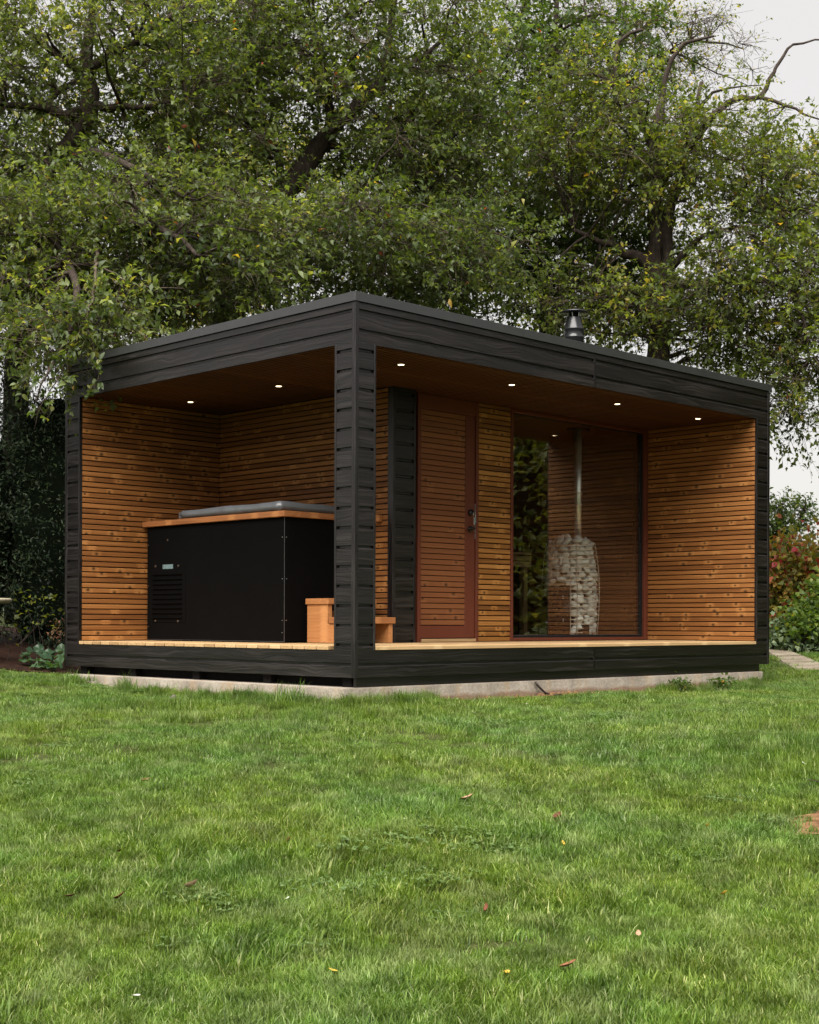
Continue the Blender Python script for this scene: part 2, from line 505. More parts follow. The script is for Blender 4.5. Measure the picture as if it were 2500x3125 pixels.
N = NT('broad_leaf')
tc = N.n('ShaderNodeTexCoord').outputs['Object']
r = N.n('ShaderNodeObjectInfo').outputs['Random']
s = N.n('ShaderNodeSeparateXYZ', {0: tc}).outputs
vein = N.math('ABSOLUTE', N.math('SINE', N.math('MULTIPLY', N.math('SUBTRACT', s[0], N.math('MULTIPLY', N.math('ABSOLUTE', s[1]), .7)), 170.0)))
c = N.mix(r, (.024, .052, .026), (.055, .10, .045))
c = N.mix(N.math('MULTIPLY', N.math('LESS_THAN', vein, .18), .35), c, (.09, .14, .075))
p = N.pbr(c, .38, .45)
M['broad'] = N.done(N.n('ShaderNodeMixShader', {0: .25, 1: p, 2: N.n('ShaderNodeBsdfTranslucent', {'Color': (.10, .2, .03, 1)}).outputs[0]}).outputs[0])

N = NT('spray_leaf')
r = N.n('ShaderNodeObjectInfo').outputs['Random']
c = N.ramp(r, [(0, (.045, .078, .020)), (.5, (.085, .13, .034)), (.85, (.16, .20, .05)), (1, (.27, .25, .06))])
geo = N.n('ShaderNodeNewGeometry')
c2 = N.mix(geo.outputs['Backfacing'], c, N.mix(.35, c, (.13, .16, .085)))
p = N.pbr(c2, .42, .42)
M['spray'] = N.done(N.n('ShaderNodeMixShader', {0: .4, 1: p, 2: N.n('ShaderNodeBsdfTranslucent', {'Color': N.mix(1.0, c, (1.5, 1.5, .55), 'MULTIPLY')}).outputs[0]}).outputs[0])

N = NT('grass_blade')
a = N.n('ShaderNodeAttribute', attribute_name='tint').outputs['Fac']
geo = N.n('ShaderNodeNewGeometry')
pos = geo.outputs['Position']
big = N.noise(pos, .9, 3.0); mid = N.noise(pos, 4.5, 3.0)
c = N.ramp(a, [(0, (.040, .072, .010)), (.4, (.092, .146, .020)), (.75, (.16, .22, .038)), (.9, (.225, .28, .068)), (1.0, (.37, .36, .18))])
blue = N.mix(1.0, c, (.88, 1.0, 1.10), 'MULTIPLY')
yel = N.mix(1.0, c, (1.14, 1.06, .85), 'MULTIPLY')
c = N.mix(N.n('ShaderNodeMapRange', {'Value': big, 'From Min': .38, 'From Max': .62}).outputs[0], blue, yel)
dry = N.n('ShaderNodeMapRange', {'Value': mid, 'From Min': .50, 'From Max': .70, 'To Max': .6}).outputs[0]
c = N.mix(dry, c, (.235, .26, .095))
mot = N.n('ShaderNodeMapRange', {'Value': N.noise(pos, 6.5, 3.0), 'From Min': .34, 'From Max': .66, 'To Min': .66, 'To Max': 1.36}).outputs[0]
c = N.mix(1.0, c, N.n('ShaderNodeCombineColor', {0: N.math('MULTIPLY', mot, .93), 1: mot, 2: N.math('MULTIPLY', mot, 1.05)}).outputs[0], 'MULTIPLY')
p = N.pbr(c, .5, .25)
tr = N.n('ShaderNodeBsdfTranslucent', {'Color': N.mix(1.0, c, (1.2, 1.35, .5), 'MULTIPLY')}).outputs[0]
M['grass'] = N.done(N.n('ShaderNodeMixShader', {0: .38, 1: p, 2: tr}).outputs[0])

N = NT('dead_leaf')
r = N.n('ShaderNodeObjectInfo').outputs['Random']
tc = N.n('ShaderNodeTexCoord').outputs['Object']
c = N.ramp(N.math('ADD', N.math('MULTIPLY', r, .75), N.math('MULTIPLY', N.noise(tc, 30.0), .25)), [(.1, (.085, .028, .016)), (.4, (.16, .06, .03)), (.65, (.26, .135, .07)), (.9, (.33, .22, .14))])
M['dead'] = N.done(N.pbr(c, .75, .2))
M['yellow_leaf'] = simple('yellow_leaf', (.5, .32, .04), .6, .3, 0, 30, .3)
M['petal'] = simple('pale_petal', (.40, .41, .35), .7, .3, 0, 40, .1)
M['stone'] = simple('grey_lump', (.13, .105, .10), .9, .2, 0, 30, .5, .006)
M['weathered'] = simple('weathered_stone_top', (.33, .29, .21), .85, .2, 0, 12, .3, .004)
M['berry'] = simple('red_berry', (.28, .02, .02), .3, .5, 0, 30, .3)

N = NT('sauna_stone')
tc = N.n('ShaderNodeTexCoord').outputs['Object']
r = N.n('ShaderNodeObjectInfo').outputs['Random']
n1 = N.noise(tc, 14.0, 5.0); n2 = N.noise(tc, 3.0, 2.0)
c = N.mix(r, (.46, .445, .415), (.76, .74, .70))
c = N.mix(N.n('ShaderNodeMapRange', {'Value': n1, 'From Min': .55, 'From Max': .75, 'To Max': .5}).outputs[0], c, (.14, .115, .10))
M['sstone'] = N.done(N.pbr(c, .85, .2, bump=n1, bdist=.003))

# ------------------------------------------------------------------ ground
def lawn_pt(d, u):
    return CAM[:2] + d * FW[:2] + u * RT[:2]


ctrl = []
for d, z in ((-20, -1.6), (-6, -1.25), (0, -.98), (3, -.75), (5, -.57), (7, -.40), (9, -.24)):
    for u in (-7, -2.5, 0, 2.5, 7):
        q = lawn_pt(d, u)
        ctrl.append((q[0], q[1], z + .012 * abs(u) * (d > 4)))
ctrl += [(-.11, -.05, -.118), (5.7, -.05, -.10), (2.8, -.08, -.115), (1.4, -.1, -.118), (-.15, 1.2, -.118), (-.15, 2.4, -.108), (-.2, 3.4, -.03), (-.25, 4.0, .035),
         (-.45, 4.5, .09), (-1.0, 5.5, .22), (-3, 7, .4), (-3, 3.5, .0), (1.5, 4.3, .02), (1.5, 6.5, .28), (4, 4.3, .05), (4, 7, .28), (-6, 12, .7), (3, 14, .7)]
for px, py, d in ((2430, 2045, 15.3), (2400, 2025, 16.0), (2400, 2000, 17.3), (2500, 2050, 15.2), (2480, 2018, 16.3)):
    ctrl.append(tuple(at(px, py, d)))
ctrl += [(10.5, 2.4, .22), (14, 5, .35), (10, -3, -.2), (8, 6, .25), (18, 0, .2), (9, 12, .5)]
ctrl = np.array(ctrl)


def tps(r2):
    return np.where(r2 > 1e-12, .5 * r2 * np.log(np.maximum(r2, 1e-12)), 0)


_n = len(ctrl)
_A = np.zeros((_n + 3, _n + 3))
_A[:_n, :_n] = tps(((ctrl[:, None, :2] - ctrl[None, :, :2]) ** 2).sum(-1)) + .05 * np.eye(_n)
_A[:_n, _n] = 1; _A[:_n, _n + 1:] = ctrl[:, :2]
_A[_n:, :_n] = _A[:_n, _n:].T
_W = np.linalg.solve(_A, np.concatenate([ctrl[:, 2], [0, 0, 0]]))
_GC = np.array([2.0, -1.0])


def ground(x, y):
    P = np.stack([np.ravel(x), np.ravel(y)], -1).astype(float)
    D = P - _GC
    rr = np.linalg.norm(D, axis=1)
    P = _GC + D * (np.minimum(rr, 17.0) / np.maximum(rr, 1e-6))[:, None]
    out = np.empty(len(P))
    for i in range(0, len(P), 4000):
        q = P[i:i + 4000]
        out[i:i + 4000] = tps(((q[:, None] - ctrl[None, :, :2]) ** 2).sum(-1)) @ _W[:_n] + _W[_n] + q @ _W[_n + 1:]
    # small unevenness of a garden lawn
    X, Y = np.ravel(x), np.ravel(y)
    w = .012 * np.sin(1.9 * X + .7 * Y) * np.sin(1.3 * Y - .5 * X + 1) + .008 * np.sin(5.1 * X - 2.2 * Y) * np.sin(4.3 * Y + 1.7 * X)
    return out + w


def gz(x, y):
    return float(ground(np.array([x]), np.array([y]))[0])


def on_ground(px, py):
    """where a line of sight meets the lawn"""
    r_ = ray(px, py)
    lo, hi = 2.0, 40.0
    for d in np.arange(2.5, 40, .25):
        p_ = CAM + d * r_
        if p_[2] < gz(p_[0], p_[1]):
            hi = d; lo = d - .25
            break
    for _ in range(20):
        m_ = (lo + hi) / 2
        p_ = CAM + m_ * r_
        if p_[2] < gz(p_[0], p_[1]): hi = m_
        else: lo = m_
    return CAM + hi * r_


def axis_pts(a, b, step, far):
    inner = np.arange(a, b + 1e-6, step)
    outs = np.array([.6, 1.5, 3, 6, 12, 25, 50, 100, 200, 400])
    return np.concatenate([(a - outs)[::-1], inner, b + outs])


gx, gy = axis_pts(-9, 13, .2, 0), axis_pts(-9, 10, .2, 0)
XX, YY = np.meshgrid(gx, gy)
ZZ = ground(XX, YY)
nx_, ny_ = len(gx), len(gy)
idx = np.arange(nx_ * ny_).reshape(ny_, nx_)
fa = np.stack([idx[:-1, :-1], idx[:-1, 1:], idx[1:, 1:], idx[1:, :-1]], -1).reshape(-1)
lawn = link('lawn', raw_mesh('lawn', np.stack([XX.ravel(), YY.ravel(), ZZ], -1), fa, 4, M['earth'], smooth=True))
tag(lawn, 'sloping garden lawn in front of the sauna cabin', kind='structure')


def sheet(name, pts_fn, nu, nv, mat, lift):
    u, v = np.meshgrid(np.linspace(0, 1, nu), np.linspace(0, 1, nv))
    x, y = pts_fn(u, v)
    z = ground(x, y) + lift
    id_ = np.arange(nu * nv).reshape(nv, nu)
    f_ = np.stack([id_[:-1, :-1], id_[:-1, 1:], id_[1:, 1:], id_[1:, :-1]], -1).reshape(-1)
    return link(name, raw_mesh(name, np.stack([x.ravel(), y.ravel(), z], -1), f_, 4, mat, smooth=True))


# mulch bed left of and behind the cabin: from the line x + y = 3.9 backwards
def bed_fn(u, v):
    s_ = -6.0 + 6.0 * u                      # x of the front edge
    x = s_ + v * 4.5 * .7
    y = 3.82 - s_ + .10 * np.sin(3.1 * s_) + v * 4.5 * .7
    return x, y


tag(sheet('flower_bed', bed_fn, 60, 40, M['mulch'], .012), 'dark leaf mulch under the hedge at the left', kind='structure')

_bp = on_ground(2485, 2512)


def worn_fn(u, v):
    a_ = u * 2 * math.pi
    r_ = v * (.30 + .05 * np.sin(3 * a_) + .03 * np.sin(7 * a_ + 1))
    return _bp[0] + r_ * np.cos(a_) * 1.2 + .12, _bp[1] + r_ * np.sin(a_) * .8 - .1


tag(sheet('bare_soil', worn_fn, 40, 10, M['clay'], .006), 'worn patch of bare brown soil at the right edge of the lawn', kind='structure')

# ------------------------------------------------------------------ concrete slab
W_, D_ = 5.8126, 4.0295
SL_Z = .025
bm = bmesh.new()
bmesh.ops.create_cube(bm, size=1)
for q in bm.verts:
    q.co = Vector((-.115 + (q.co.x + .5) * 5.815, -.005 + (q.co.y + .5) * 3.99, -.42 + (q.co.z + .5) * (SL_Z + .42)))
bmesh.ops.subdivide_edges(bm, edges=[e for e in bm.edges if e.calc_length() > 1], cuts=60, use_grid_fill=True)
for q in bm.verts:
    k = math.sin(q.co.x * 7.1 + q.co.y * 5.3) * math.sin(q.co.x * 17.7 + q.co.y * 3.9)
    if q.co.y < .1: q.co.y += .006 * k
    if q.co.x < 0: q.co.x += .006 * k
bmesh.ops.bevel(bm, geom=[e for e in bm.edges if e.is_manifold and e.calc_face_angle() > 1.0], offset=.006, segments=2, affect='EDGES')
me = bpy.data.meshes.new('concrete_slab'); bm.to_mesh(me); bm.free()
me.materials.append(M['concrete'])
tag(link('concrete_slab', me), 'pale concrete base slab under the cabin', kind='structure')

# ------------------------------------------------------------------ the cabin
DECK, CEIL = .335, 2.608
YB, XC, YA = 1.349, 1.625, 3.795           # cabin front wall, cabin side wall, alcove end wall
XR = 5.568                                  # right end wall
house = thing('garden_sauna', 'black timber garden sauna cabin with open corner porch and warm wood lining', 'cabin', (0, 0, 0))


def part(name, parent=None):
    o = bpy.data.objects.new(name, None)
    o.empty_display_size = .1
    COL.objects.link(o)
    o.parent = parent or house
    return o


# black shiplap boards: local x along the board, -y outwards, z up; face at y = 0
PITCH = .1471


def board_mesh(L, h0=0.0, h1=PITCH, name='black_plank'):
    """a horizontal board cut out of the shiplap profile between heights h0 and h1"""
    full = [(.0, .0), (.118, .0), (.1260, .0075), (.1266, .018), (PITCH, .018)]
    pr = []
    def yat(z):
        for (a, b), (c_, d_) in zip(full, full[1:]):
            if a <= z <= c_:
                return b + (d_ - b) * (z - a) / max(1e-9, c_ - a)
        return full[-1][1]
    zs = [h0] + [a for a, b in full if h0 < a < h1] + [h1]
    pr = [(yat(z), z) for z in zs]
    pr += [(.0215, h1), (.0215, h0)]
    return MB().prism_x(pr, 0, L).mesh(name, M['black_x'])


_bc = {}


def board(parent, x, y, z, L, face, h0=0.0, h1=PITCH):
    """face 'f': looks to -y and runs along +x; face 'l': looks to -x and runs along -y from y"""
    k = (round(L, 3), round(h0, 4), round(h1, 4))
    if k not in _bc:
        _bc[k] = board_mesh(L, h0, h1)
    o = link('plank', _bc[k], parent)
    o.location = (x, y, z)
    o.rotation_euler = (0, 0, 0 if face == 'f' else -math.pi / 2)
    return o


def zb(n):
    return .21 + PITCH * n


TR = .0365                                   # corner trim width
fas_f, fas_l = part('front_fascia'), part('side_fascia')
post = part('corner_post')
base_f, base_l = part('front_skirt'), part('side_skirt')
post_r, post_l = part('right_post'), part('left_post')
JX = 2.893                                    # butt joint of the front boards
FT = 2.911                                    # underside of the flashing


def rows(lo, hi):
    """board rows between two heights -> (z of row, h0, h1)"""
    out = []
    for n in range(-2, 22):
        a, b = max(lo, zb(n)), min(hi, zb(n + 1))
        if b - a > .004:
            out.append((zb(n), a - zb(n), b - zb(n)))
    return out


OL0, OL1 = .2276, 3.7827                      # opening in the side face (along y)
OF0, OF1 = .2128, 5.568                       # opening in the front face (along x)
for z, h0, h1 in rows(CEIL, FT):
    board(fas_f, TR, 0, z, JX - .014 - TR, 'f', h0, h1)
    board(fas_f, JX + .014, 0, z, W_ - TR - JX - .014, 'f', h0, h1)
    board(fas_l, 0, D_ - TR, z, D_ - 2 * TR, 'l', h0, h1)
for z, h0, h1 in rows(.1, DECK - .034):
    board(base_f, TR, 0, z, JX - .014 - TR, 'f', h0, h1)
    board(base_f, JX + .014, 0, z, W_ - TR - JX - .014, 'f', h0, h1)
    board(base_l, 0, D_ - TR, z, D_ - 2 * TR, 'l', h0, h1)
TI = .021
for z, h0, h1 in rows(DECK - .034, CEIL):
    board(post, TR, 0, z, OF0 - TI - TR, 'f', h0, h1)
    board(post, 0, OL0 - TI, z, OL0 - TI - TR, 'l', h0, h1)
    board(post_r, OF1 + TI, 0, z, W_ - TR - OF1 - TI, 'f', h0, h1)
    board(post_l, 0, D_ - TR, z, D_ - TR - OL1 - TI, 'l', h0, h1)
# trims
MB().bbox(-.004, TR, -.004, .018, .1, FT, .003).build('trim', M['black_z'], post)
MB().bbox(-.0045, .018, .0185, TR, .1, FT, .003).build('trim', M['black_z'], post)
MB().bbox(OF0 - TI, OF0, -.0035, .2, DECK - .034, CEIL - .0005, .002).build('trim', M['black_z'], post)
MB().bbox(-.0035, .19, OL0 - TI, OL0, DECK - .034, CEIL - .0005, .002).build('trim', M['black_z'], post)
MB().bbox(OF1, OF1 + TI, -.0035, .03, DECK - .034, CEIL - .0005, .002).build('trim', M['black_z'], post_r)
MB().bbox(W_ - TR, W_ + .004, -.004, .05, .1, FT, .003).build('trim', M['black_z'], post_r)
MB().bbox(-.0035, .03, OL1, OL1 + TI, DECK - .034, CEIL - .0005, .002).build('trim', M['black_z'], post_l)
MB().bbox(-.004, .05, D_ - TR, D_ + .004, .1, FT, .003).build('trim', M['black_z'], post_l)
MB().bbox(JX - .013, JX + .013, .001, .02, CEIL + .001, FT, .002).build('joint_strip', M['black_z'], fas_f)
MB().bbox(JX - .013, JX + .013, .001, .02, .101, DECK - .035, .002).build('joint_strip', M['black_z'], base_f)
MB().box(.022, .19, .022, .2, .1, 2.9).build('core', M['backing'], post)
# body of the walls behind the lining, one closed carcass
MB().box(OF1 + .012, W_ - .022, .022, 3.99, .1, 2.9).build('carcass', M['backing'], post_r)
MB().box(.022, OF1, YA + .012, D_ - .022, .1, 2.9).build('carcass', M['backing'], post_l)
MB().box(.022, W_ - .03, .022, .15, CEIL + .03, 2.9).build('beam', M['backing'], fas_f)
MB().box(.022, .15, .151, YA + .01, CEIL + .03, 2.9).build('beam', M['backing'], fas_l)
MB().box(.03, W_ - .03, .03, .12, .1, DECK - .05).build('joist', M['backing'], base_f)
MB().box(.03, .12, .121, D_ - .03, .1, DECK - .05).build('joist', M['backing'], base_l)
# plinth under the front, short feet under the side
pl = part('plinth')
MB().box(.06, 2.70, .045, .075, SL_Z + .001, .115).build('plinth_board', M['black_x'], pl)
MB().box(2.703, 5.70, .045, .075, SL_Z + .001, .115).build('plinth_board', M['black_x'], pl)
for y in (.10, 1.05, 2.0, 2.95, 3.75):
    MB().bbox(.06, .128, y, y + .1, SL_Z + .001, .115, .004).build('foot', M['backing'], pl)
MB().box(.13, 5.6, .09, 3.9, SL_Z + .001, .098).build('underside', M['backing'], pl)  # solid black box added as the shade in the open gap under the floor

# flat roof with metal edge
roof = part('roof')
MB().box(.0, W_, .0, D_, 2.905, 2.955).build('roof_deck', M['roof'], roof)
FTT = 2.979
fl = MB()
fl.bbox(-.016, W_ + .02, -.016, -.012, FT - .002, FTT, .0012)
fl.bbox(-.016, W_ + .02, -.0118, .10, FTT - .004, FTT, .0012)
fl.build('flashing', M['flash'], roof)
fl = MB()
fl.bbox(-.0165, -.0122, -.0115, 1.90, FT - .002, FTT - .0005, .0012)
fl.bbox(-.0120, .10, .102, 1.90, FTT - .0045, FTT - .0008, .0012)
fl.build('flashing', M['flash'], roof)
fl = MB()
fl.bbox(-.0185, -.0142, 1.86, D_ + .015, FT - .002, FTT - .001, .0012)
fl.bbox(-.0138, .10, 1.902, D_ + .015, FTT - .0045, FTT - .0008, .0012)
fl.build('flashing', M['flash'], roof)
MB().bbox(-.01, W_ + .015, D_ - .1, D_ + .012, FTT - .05, FTT - .006, .002).build('flashing', M['flash'], roof)
MB().bbox(W_ - .1, W_ + .016, .11, D_ - .11, FTT - .05, FTT - .006, .002).build('flashing', M['flash'], roof)

# wooden linings: horizontal slats
SP, SH, ST = .0497, .0402, .021


def slat_mesh(L, mat, h=SH, t=ST):
    c_ = .003
    pr = [(0, -h / 2 + c_), (0, h / 2 - c_), (c_, h / 2), (t, h / 2), (t, -h / 2), (c_, -h / 2)]
    return MB().prism_x([(a, b) for a, b in pr], 0, L).mesh('slat', mat)


def slat_wall(name, x, y, L, face, z0, z1, mat, sp=SP, h=SH, t=ST, jitter=.0012):
    p_ = part(name)
    me_ = slat_mesh(L, mat, h, t)
    z = z0 + h / 2 + .004
    while z - h / 2 < z1 - .006:
        if z + h / 2 > z1 - .001:
            hh_ = z1 - .002 - (z - h / 2)
            me_ = slat_mesh(L, mat, hh_, t); z = z1 - .002 - hh_ / 2; h = hh_
        o = link('slat', me_, p_)
        o.location = (x + random.uniform(-1, 1) * jitter * (face != 'f'), y + random.uniform(-1, 1) * jitter * (face == 'f'), z)
        o.rotation_euler = (0, 0, 0 if face == 'f' else -math.pi / 2)
        z += sp
    return p_


w1 = slat_wall('alcove_wall', .03, YA - .012, XC - .03, 'f', DECK, CEIL, M['slat'])
MB().box(.031, XC + .02, YA + .0095, YA + .0115, DECK, CEIL).build('membrane', M['backing'], w1)
w2 = slat_wall('cabin_side_wall', XC, YA - .014, YA - .014 - 1.30, 'l', DECK, CEIL, M['slat_y'])
MB().box(XC + .0225, XC + .03, 1.30, YA, DECK, CEIL).build('membrane', M['backing'], w2)
w3 = slat_wall('right_end_wall', XR - .01, YB - .003, YB - .003 - .0205, 'l', DECK, CEIL, M['slat_y'])
MB().box(XR + .0115, XR + .0119, .022, YB, DECK, CEIL).build('membrane', M['backing'], w3)
w4 = slat_wall('door_side_panel', 2.834, YB - .012, 3.290 - 2.834, 'f', DECK, CEIL, M['slat_panel'])
MB().box(2.80, 3.30, YB + .0095, YB + .02, DECK, CEIL).build('membrane', M['backing'], w4)

# black corner of the inner cabin
kp = part('black_wall_corner')
YK = 1.235
for z, h0, h1 in rows(DECK + .002, CEIL - .002):
    board(kp, 1.630, YK, z, .225, 'f', h0, h1)
MB().bbox(1.592, 1.6295, YK - .004, 1.299, DECK + .001, CEIL - .001, .003).build('trim', M['black_z'], kp)
MB().bbox(1.8555, 1.880, YK - .004, YB + .03, DECK + .001, CEIL - .001, .002).build('trim', M['black_z'], kp)
MB().box(1.630, 1.855, YK + .0215, YB + .05, DECK, CEIL).build('core', M['backing'], kp)
# block screwed to the side wall at rim height
MB().bbox(XC - .045, XC - .002, 1.395, 1.46, 1.415, 1.475, .004).build('wall_block', M['rim'], w2)

# ceiling: narrow boards running from front to back
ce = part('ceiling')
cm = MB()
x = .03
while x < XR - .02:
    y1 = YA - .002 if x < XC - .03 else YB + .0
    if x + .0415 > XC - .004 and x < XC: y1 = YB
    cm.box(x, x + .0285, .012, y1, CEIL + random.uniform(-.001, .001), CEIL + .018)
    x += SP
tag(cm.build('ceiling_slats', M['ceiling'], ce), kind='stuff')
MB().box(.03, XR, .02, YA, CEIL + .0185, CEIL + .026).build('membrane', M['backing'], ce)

# deck boards run along x and show their ends on the side face
dk = part('deck')
ys = []
y = .008
while y < YA - .02:
    wid = .1285
    ys.append((y, min(y + wid, YA - .018)))
    y += .1422
for i, (a, b) in enumerate(ys):
    x0 = -.006 + random.uniform(-.002, .002)
    x1 = XR - .012
    if b < OL0 + .002: x0 = OF0 + .003
    if a < OL0 < b: x0 = OF0 + .003
    if b > YB - .01: x1 = XC + .02 if a > YB else XR - .012
    if i == 0: a = -.008
    MB().bbox(0, x1 - x0, a, b, DECK - .030, DECK - random.uniform(0, .0012), .0025).build('deck_board', M['deck'], dk).location.x = x0
MB().box(.03, XR, .03, YA, DECK - .06, DECK - .032).build('membrane', M['backing'], dk)

# door
door = part('door')
yd = YB - .004
DX0, DX1, DZ0, DZ1 = 2.060, 2.787, .372, 2.470
MB().bbox(DX0 - .05, DX0 - .004, yd - .012, yd + .09, DECK + .001, CEIL - .001, .003).build('jamb', M['frame_red'], door)
MB().bbox(DX1 + .004, 2.831, yd - .014, yd + .09, DECK + .001, CEIL - .001, .003).build('jamb', M['frame_red'], door)
MB().bbox(DX0 - .003, DX1 + .003, yd - .010, yd + .09, DZ1 + .004, CEIL - .002, .003).build('head', M['frame_red'], door)
MB().bbox(DX0 - .003, DX1 + .003, yd - .02, yd + .09, DECK + .002, DECK + .03, .003).build('threshold', M['deck'], door)
MB().bbox(2.654, DX1, yd, yd + .055, DZ0, DZ1, .003).build('stile', M['frame_red'], door)
MB().bbox(DX0, 2.653, yd + .018, yd + .055, DZ0, DZ1, .003).build('leaf_panel', M['backing'], door)
MB().bbox(DX0 + .001, 2.653, yd + .002, yd + .017, DZ0, DZ0 + .115, .003).build('bottom_rail', M['frame_red'], door)
sm = slat_mesh(2.648 - DX0 - .003, M['slat_door'], .0445, .016)
z = DZ0 + .122 + .022
while z < DZ1 - .02:
    o = link('slat', sm, door); o.location = (DX0 + .003, yd, z)
    z += .0508
MB().bbox(2.7875, 2.7905, yd - .006, yd + .01, 1.31, 1.645, .0006).build('strike_plate', M['steel'], door)
# lock and knob, keys hang from the lock
def disc(c_, r_, y0, y1, seg=24):
    m_ = MB()
    m_.tube([(c_[0], y0, c_[1]), (c_[0], y1, c_[1])], [r_, r_], seg)
    return m_
lk = disc((2.723, 1.555), .031, yd - .022, yd).build('lock', M['blackmetal'], door, True)
disc((2.735, 1.548), .009, yd - .034, yd - .022, 14).build('cylinder', M['steel'], lk)
hd = MB()
hd.tube([(2.722, yd - .012, 1.40), (2.722, yd, 1.40)], [.028, .030], 24)
hd.tube([(2.722, yd - .050, 1.402), (2.722, yd - .012, 1.402)], [.011, .012], 12)
hd.tube([(2.73, yd - .052, 1.404), (2.70, yd - .055, 1.406), (2.66, yd - .052, 1.402), (2.632, yd - .050, 1.400)], [.012, .0115, .009, .007], 10)
hd.build('handle', M['blackmetal'], door, True)
ky = thing('door_key', 'small bunch of steel keys hanging from the black door lock', 'keys', (2.737, yd - .04, 1.545))
MB().tube([(.016 * math.sin(t_), -.004, -.016 + .016 * math.cos(t_)) for t_ in np.linspace(0, 2 * math.pi, 17)], .0014, 5).build('ring', M['steel'], ky)
MB().bbox(-.010, .006, -.0055, -.003, -.105, -.032, .0008).build('key', M['steel'], ky)
MB().bbox(.004, .016, -.009, -.0065, -.088, -.030, .0008).build('key', M['plaque'], ky)

# window
win = part('window')
WX0, WX1, WZ0, WZ1 = 3.294, 5.556, DECK + .004, CEIL - .003
fy0, fy1 = YB - .020, YB + .10
MB().bbox(WX0, WX0 + .036, fy0, fy1, WZ0, WZ1, .003).build('frame', M['frame_red'], win)
MB().bbox(WX1 - .062, WX1 - .004, fy0, fy1, WZ0, WZ1, .003).build('frame', M['frame_red'], win)
MB().bbox(WX0 + .0365, WX1 - .0625, fy0 + .001, fy1, WZ0, WZ0 + .030, .003).build('frame', M['frame_red'], win)
MB().bbox(WX0 + .0365, WX1 - .0625, fy0 + .001, fy1, WZ1 - .034, WZ1, .003).build('frame', M['frame_red'], win)
ga, gb = WX0 + .037, WX1 - .063
za_, zb_ = WZ0 + .0305, WZ1 - .0345
gk = MB()
gk.box(ga, ga + .008, YB + .012, YB + .05, za_, zb_); gk.box(gb - .030, gb, YB + .012, YB + .05, za_, zb_)
gk.box(ga + .0081, gb - .0301, YB + .0125, YB + .05, za_, za_ + .022); gk.box(ga + .0081, gb - .0301, YB + .0125, YB + .05, zb_ - .008, zb_)
gk.build('gasket', M['rubber'], win)
MB().box(ga + .0085, gb - .0305, YB + .024, YB + .030, za_ + .0225, zb_ - .0085).build('pane', M['glass'], win)
gd = MB(); gd.tube([(ga + .012, YB + .008, za_ + .024), (gb - .034, YB + .008, za_ + .024)], .0035, 6); gd.build('glazing_bead', M['gap'], win)

# inside of the hot room
inn = part('hot_room')
IX0, IX1, IY0, IY1, IZ = 1.75, 5.50, YB + .10, 3.70, 2.58
rm = MB()
rm.box(IX0, IX1, IY1, IY1 + .02, DECK, IZ)
rm.box(IX0 - .02, IX0 - .0005, IY0, IY1, DECK, IZ)
rm.box(IX1 + .0005, IX1 + .02, IY0, IY1, DECK, IZ)
rm.box(IX0, WX0, IY0 + .011, IY0 + .02, DECK, IZ)
rm.build('inner_wall', M['inner'], inn)
MB().box(IX0, IX1, IY0, IY1, DECK - .03, DECK - .002).build('inner_floor', M['inner'], inn)
MB().box(IX0, IX1, IY0, IY1, IZ + .001, IZ + .02).build('inner_ceiling', M['inner'], inn)
ism = slat_mesh(IX1 - IX0 - .01, M['inner'], .086, .012)
ism2 = slat_mesh(IY1 - IY0 - .04, M['inner'], .086, .012)
z = DECK + .05
while z < IZ - .04:
    o = link('lining_board', ism, inn); o.location = (IX0 + .005, IY1 - .0125, z)
    o = link('lining_board', ism2, inn); o.location = (IX1 - .0125, IY1 - .014, z); o.rotation_euler = (0, 0, -math.pi / 2)
    z += .094

# chimney on the roof
ST_C = CAM + 15.16 * ray(1741, 1900)
CHX = CAM + 15.2 * ray(1752, 1000)
ch = part('chimney')
ccx = (float(CHX[0]), float(CHX[1]))
MB().lathe([(.107, 2.956), (.107, 3.545), (.1095, 3.548), (.1095, 3.558), (.107, 3.561), (.107, 3.63), (.1105, 3.633), (.1105, 3.647), (.107, 3.65), (.104, 3.66), (.078, 3.765), (.078, 3.772), (.070, 3.772)], 40, ccx).build('flue_body', M['chim'], ch, True)
MB().lathe([(.05, 3.77), (.05, 3.815)], 24, ccx).build('inner_flue', M['backing'], ch)
for k in range(6):
    g = k * math.pi / 3 + .4
    MB().tube([(ccx[0] + .066 * math.cos(g), ccx[1] + .068 * math.sin(g), 3.768), (ccx[0] + .072 * math.cos(g), ccx[1] + .074 * math.sin(g), 3.822)], .004, 6).build('cap_strut', M['steel'], ch)
MB().lathe([(.159, 3.815), (.160, 3.821), (.12, 3.840), (.05, 3.853), (.005, 3.857)], 40, ccx).build('cap', M['chim'], ch, True)

# downlights let into the ceiling
DL = [(.89, 3.273, 'ceiling downlight nearest the alcove wall above the far end of the tub'), (.89, 1.965, 'ceiling downlight above the near end of the black tub'),
      (.905, .434, 'ceiling downlight just inside the black corner post'), (2.27, .434, 'ceiling downlight in front of the red-brown door'),
      (3.80, .434, 'ceiling downlight in front of the big window'), (5.158, .434, 'ceiling downlight nearest the right end wall')]
ringm = MB()
ringm.lathe([(.028, .001), (.028, -.0025), (.042, -.002), (.043, .001)], 28)
ringm.f = [q for q in ringm.f if len(q) == 4]
ringm = ringm.mesh('trim_ring', M['blackmetal'])
lensm = MB().lathe([(.019, -.0032), (.0235, -.0024), (.026, -.001)], 28).mesh('lens', M['lamp'])
for x, y, lab in DL:
    t_ = thing('downlight', lab, 'light', (x, y, CEIL - .002), 'downlights in the porch ceiling')
    link('trim_ring', ringm, t_); link('lens', lensm, t_)

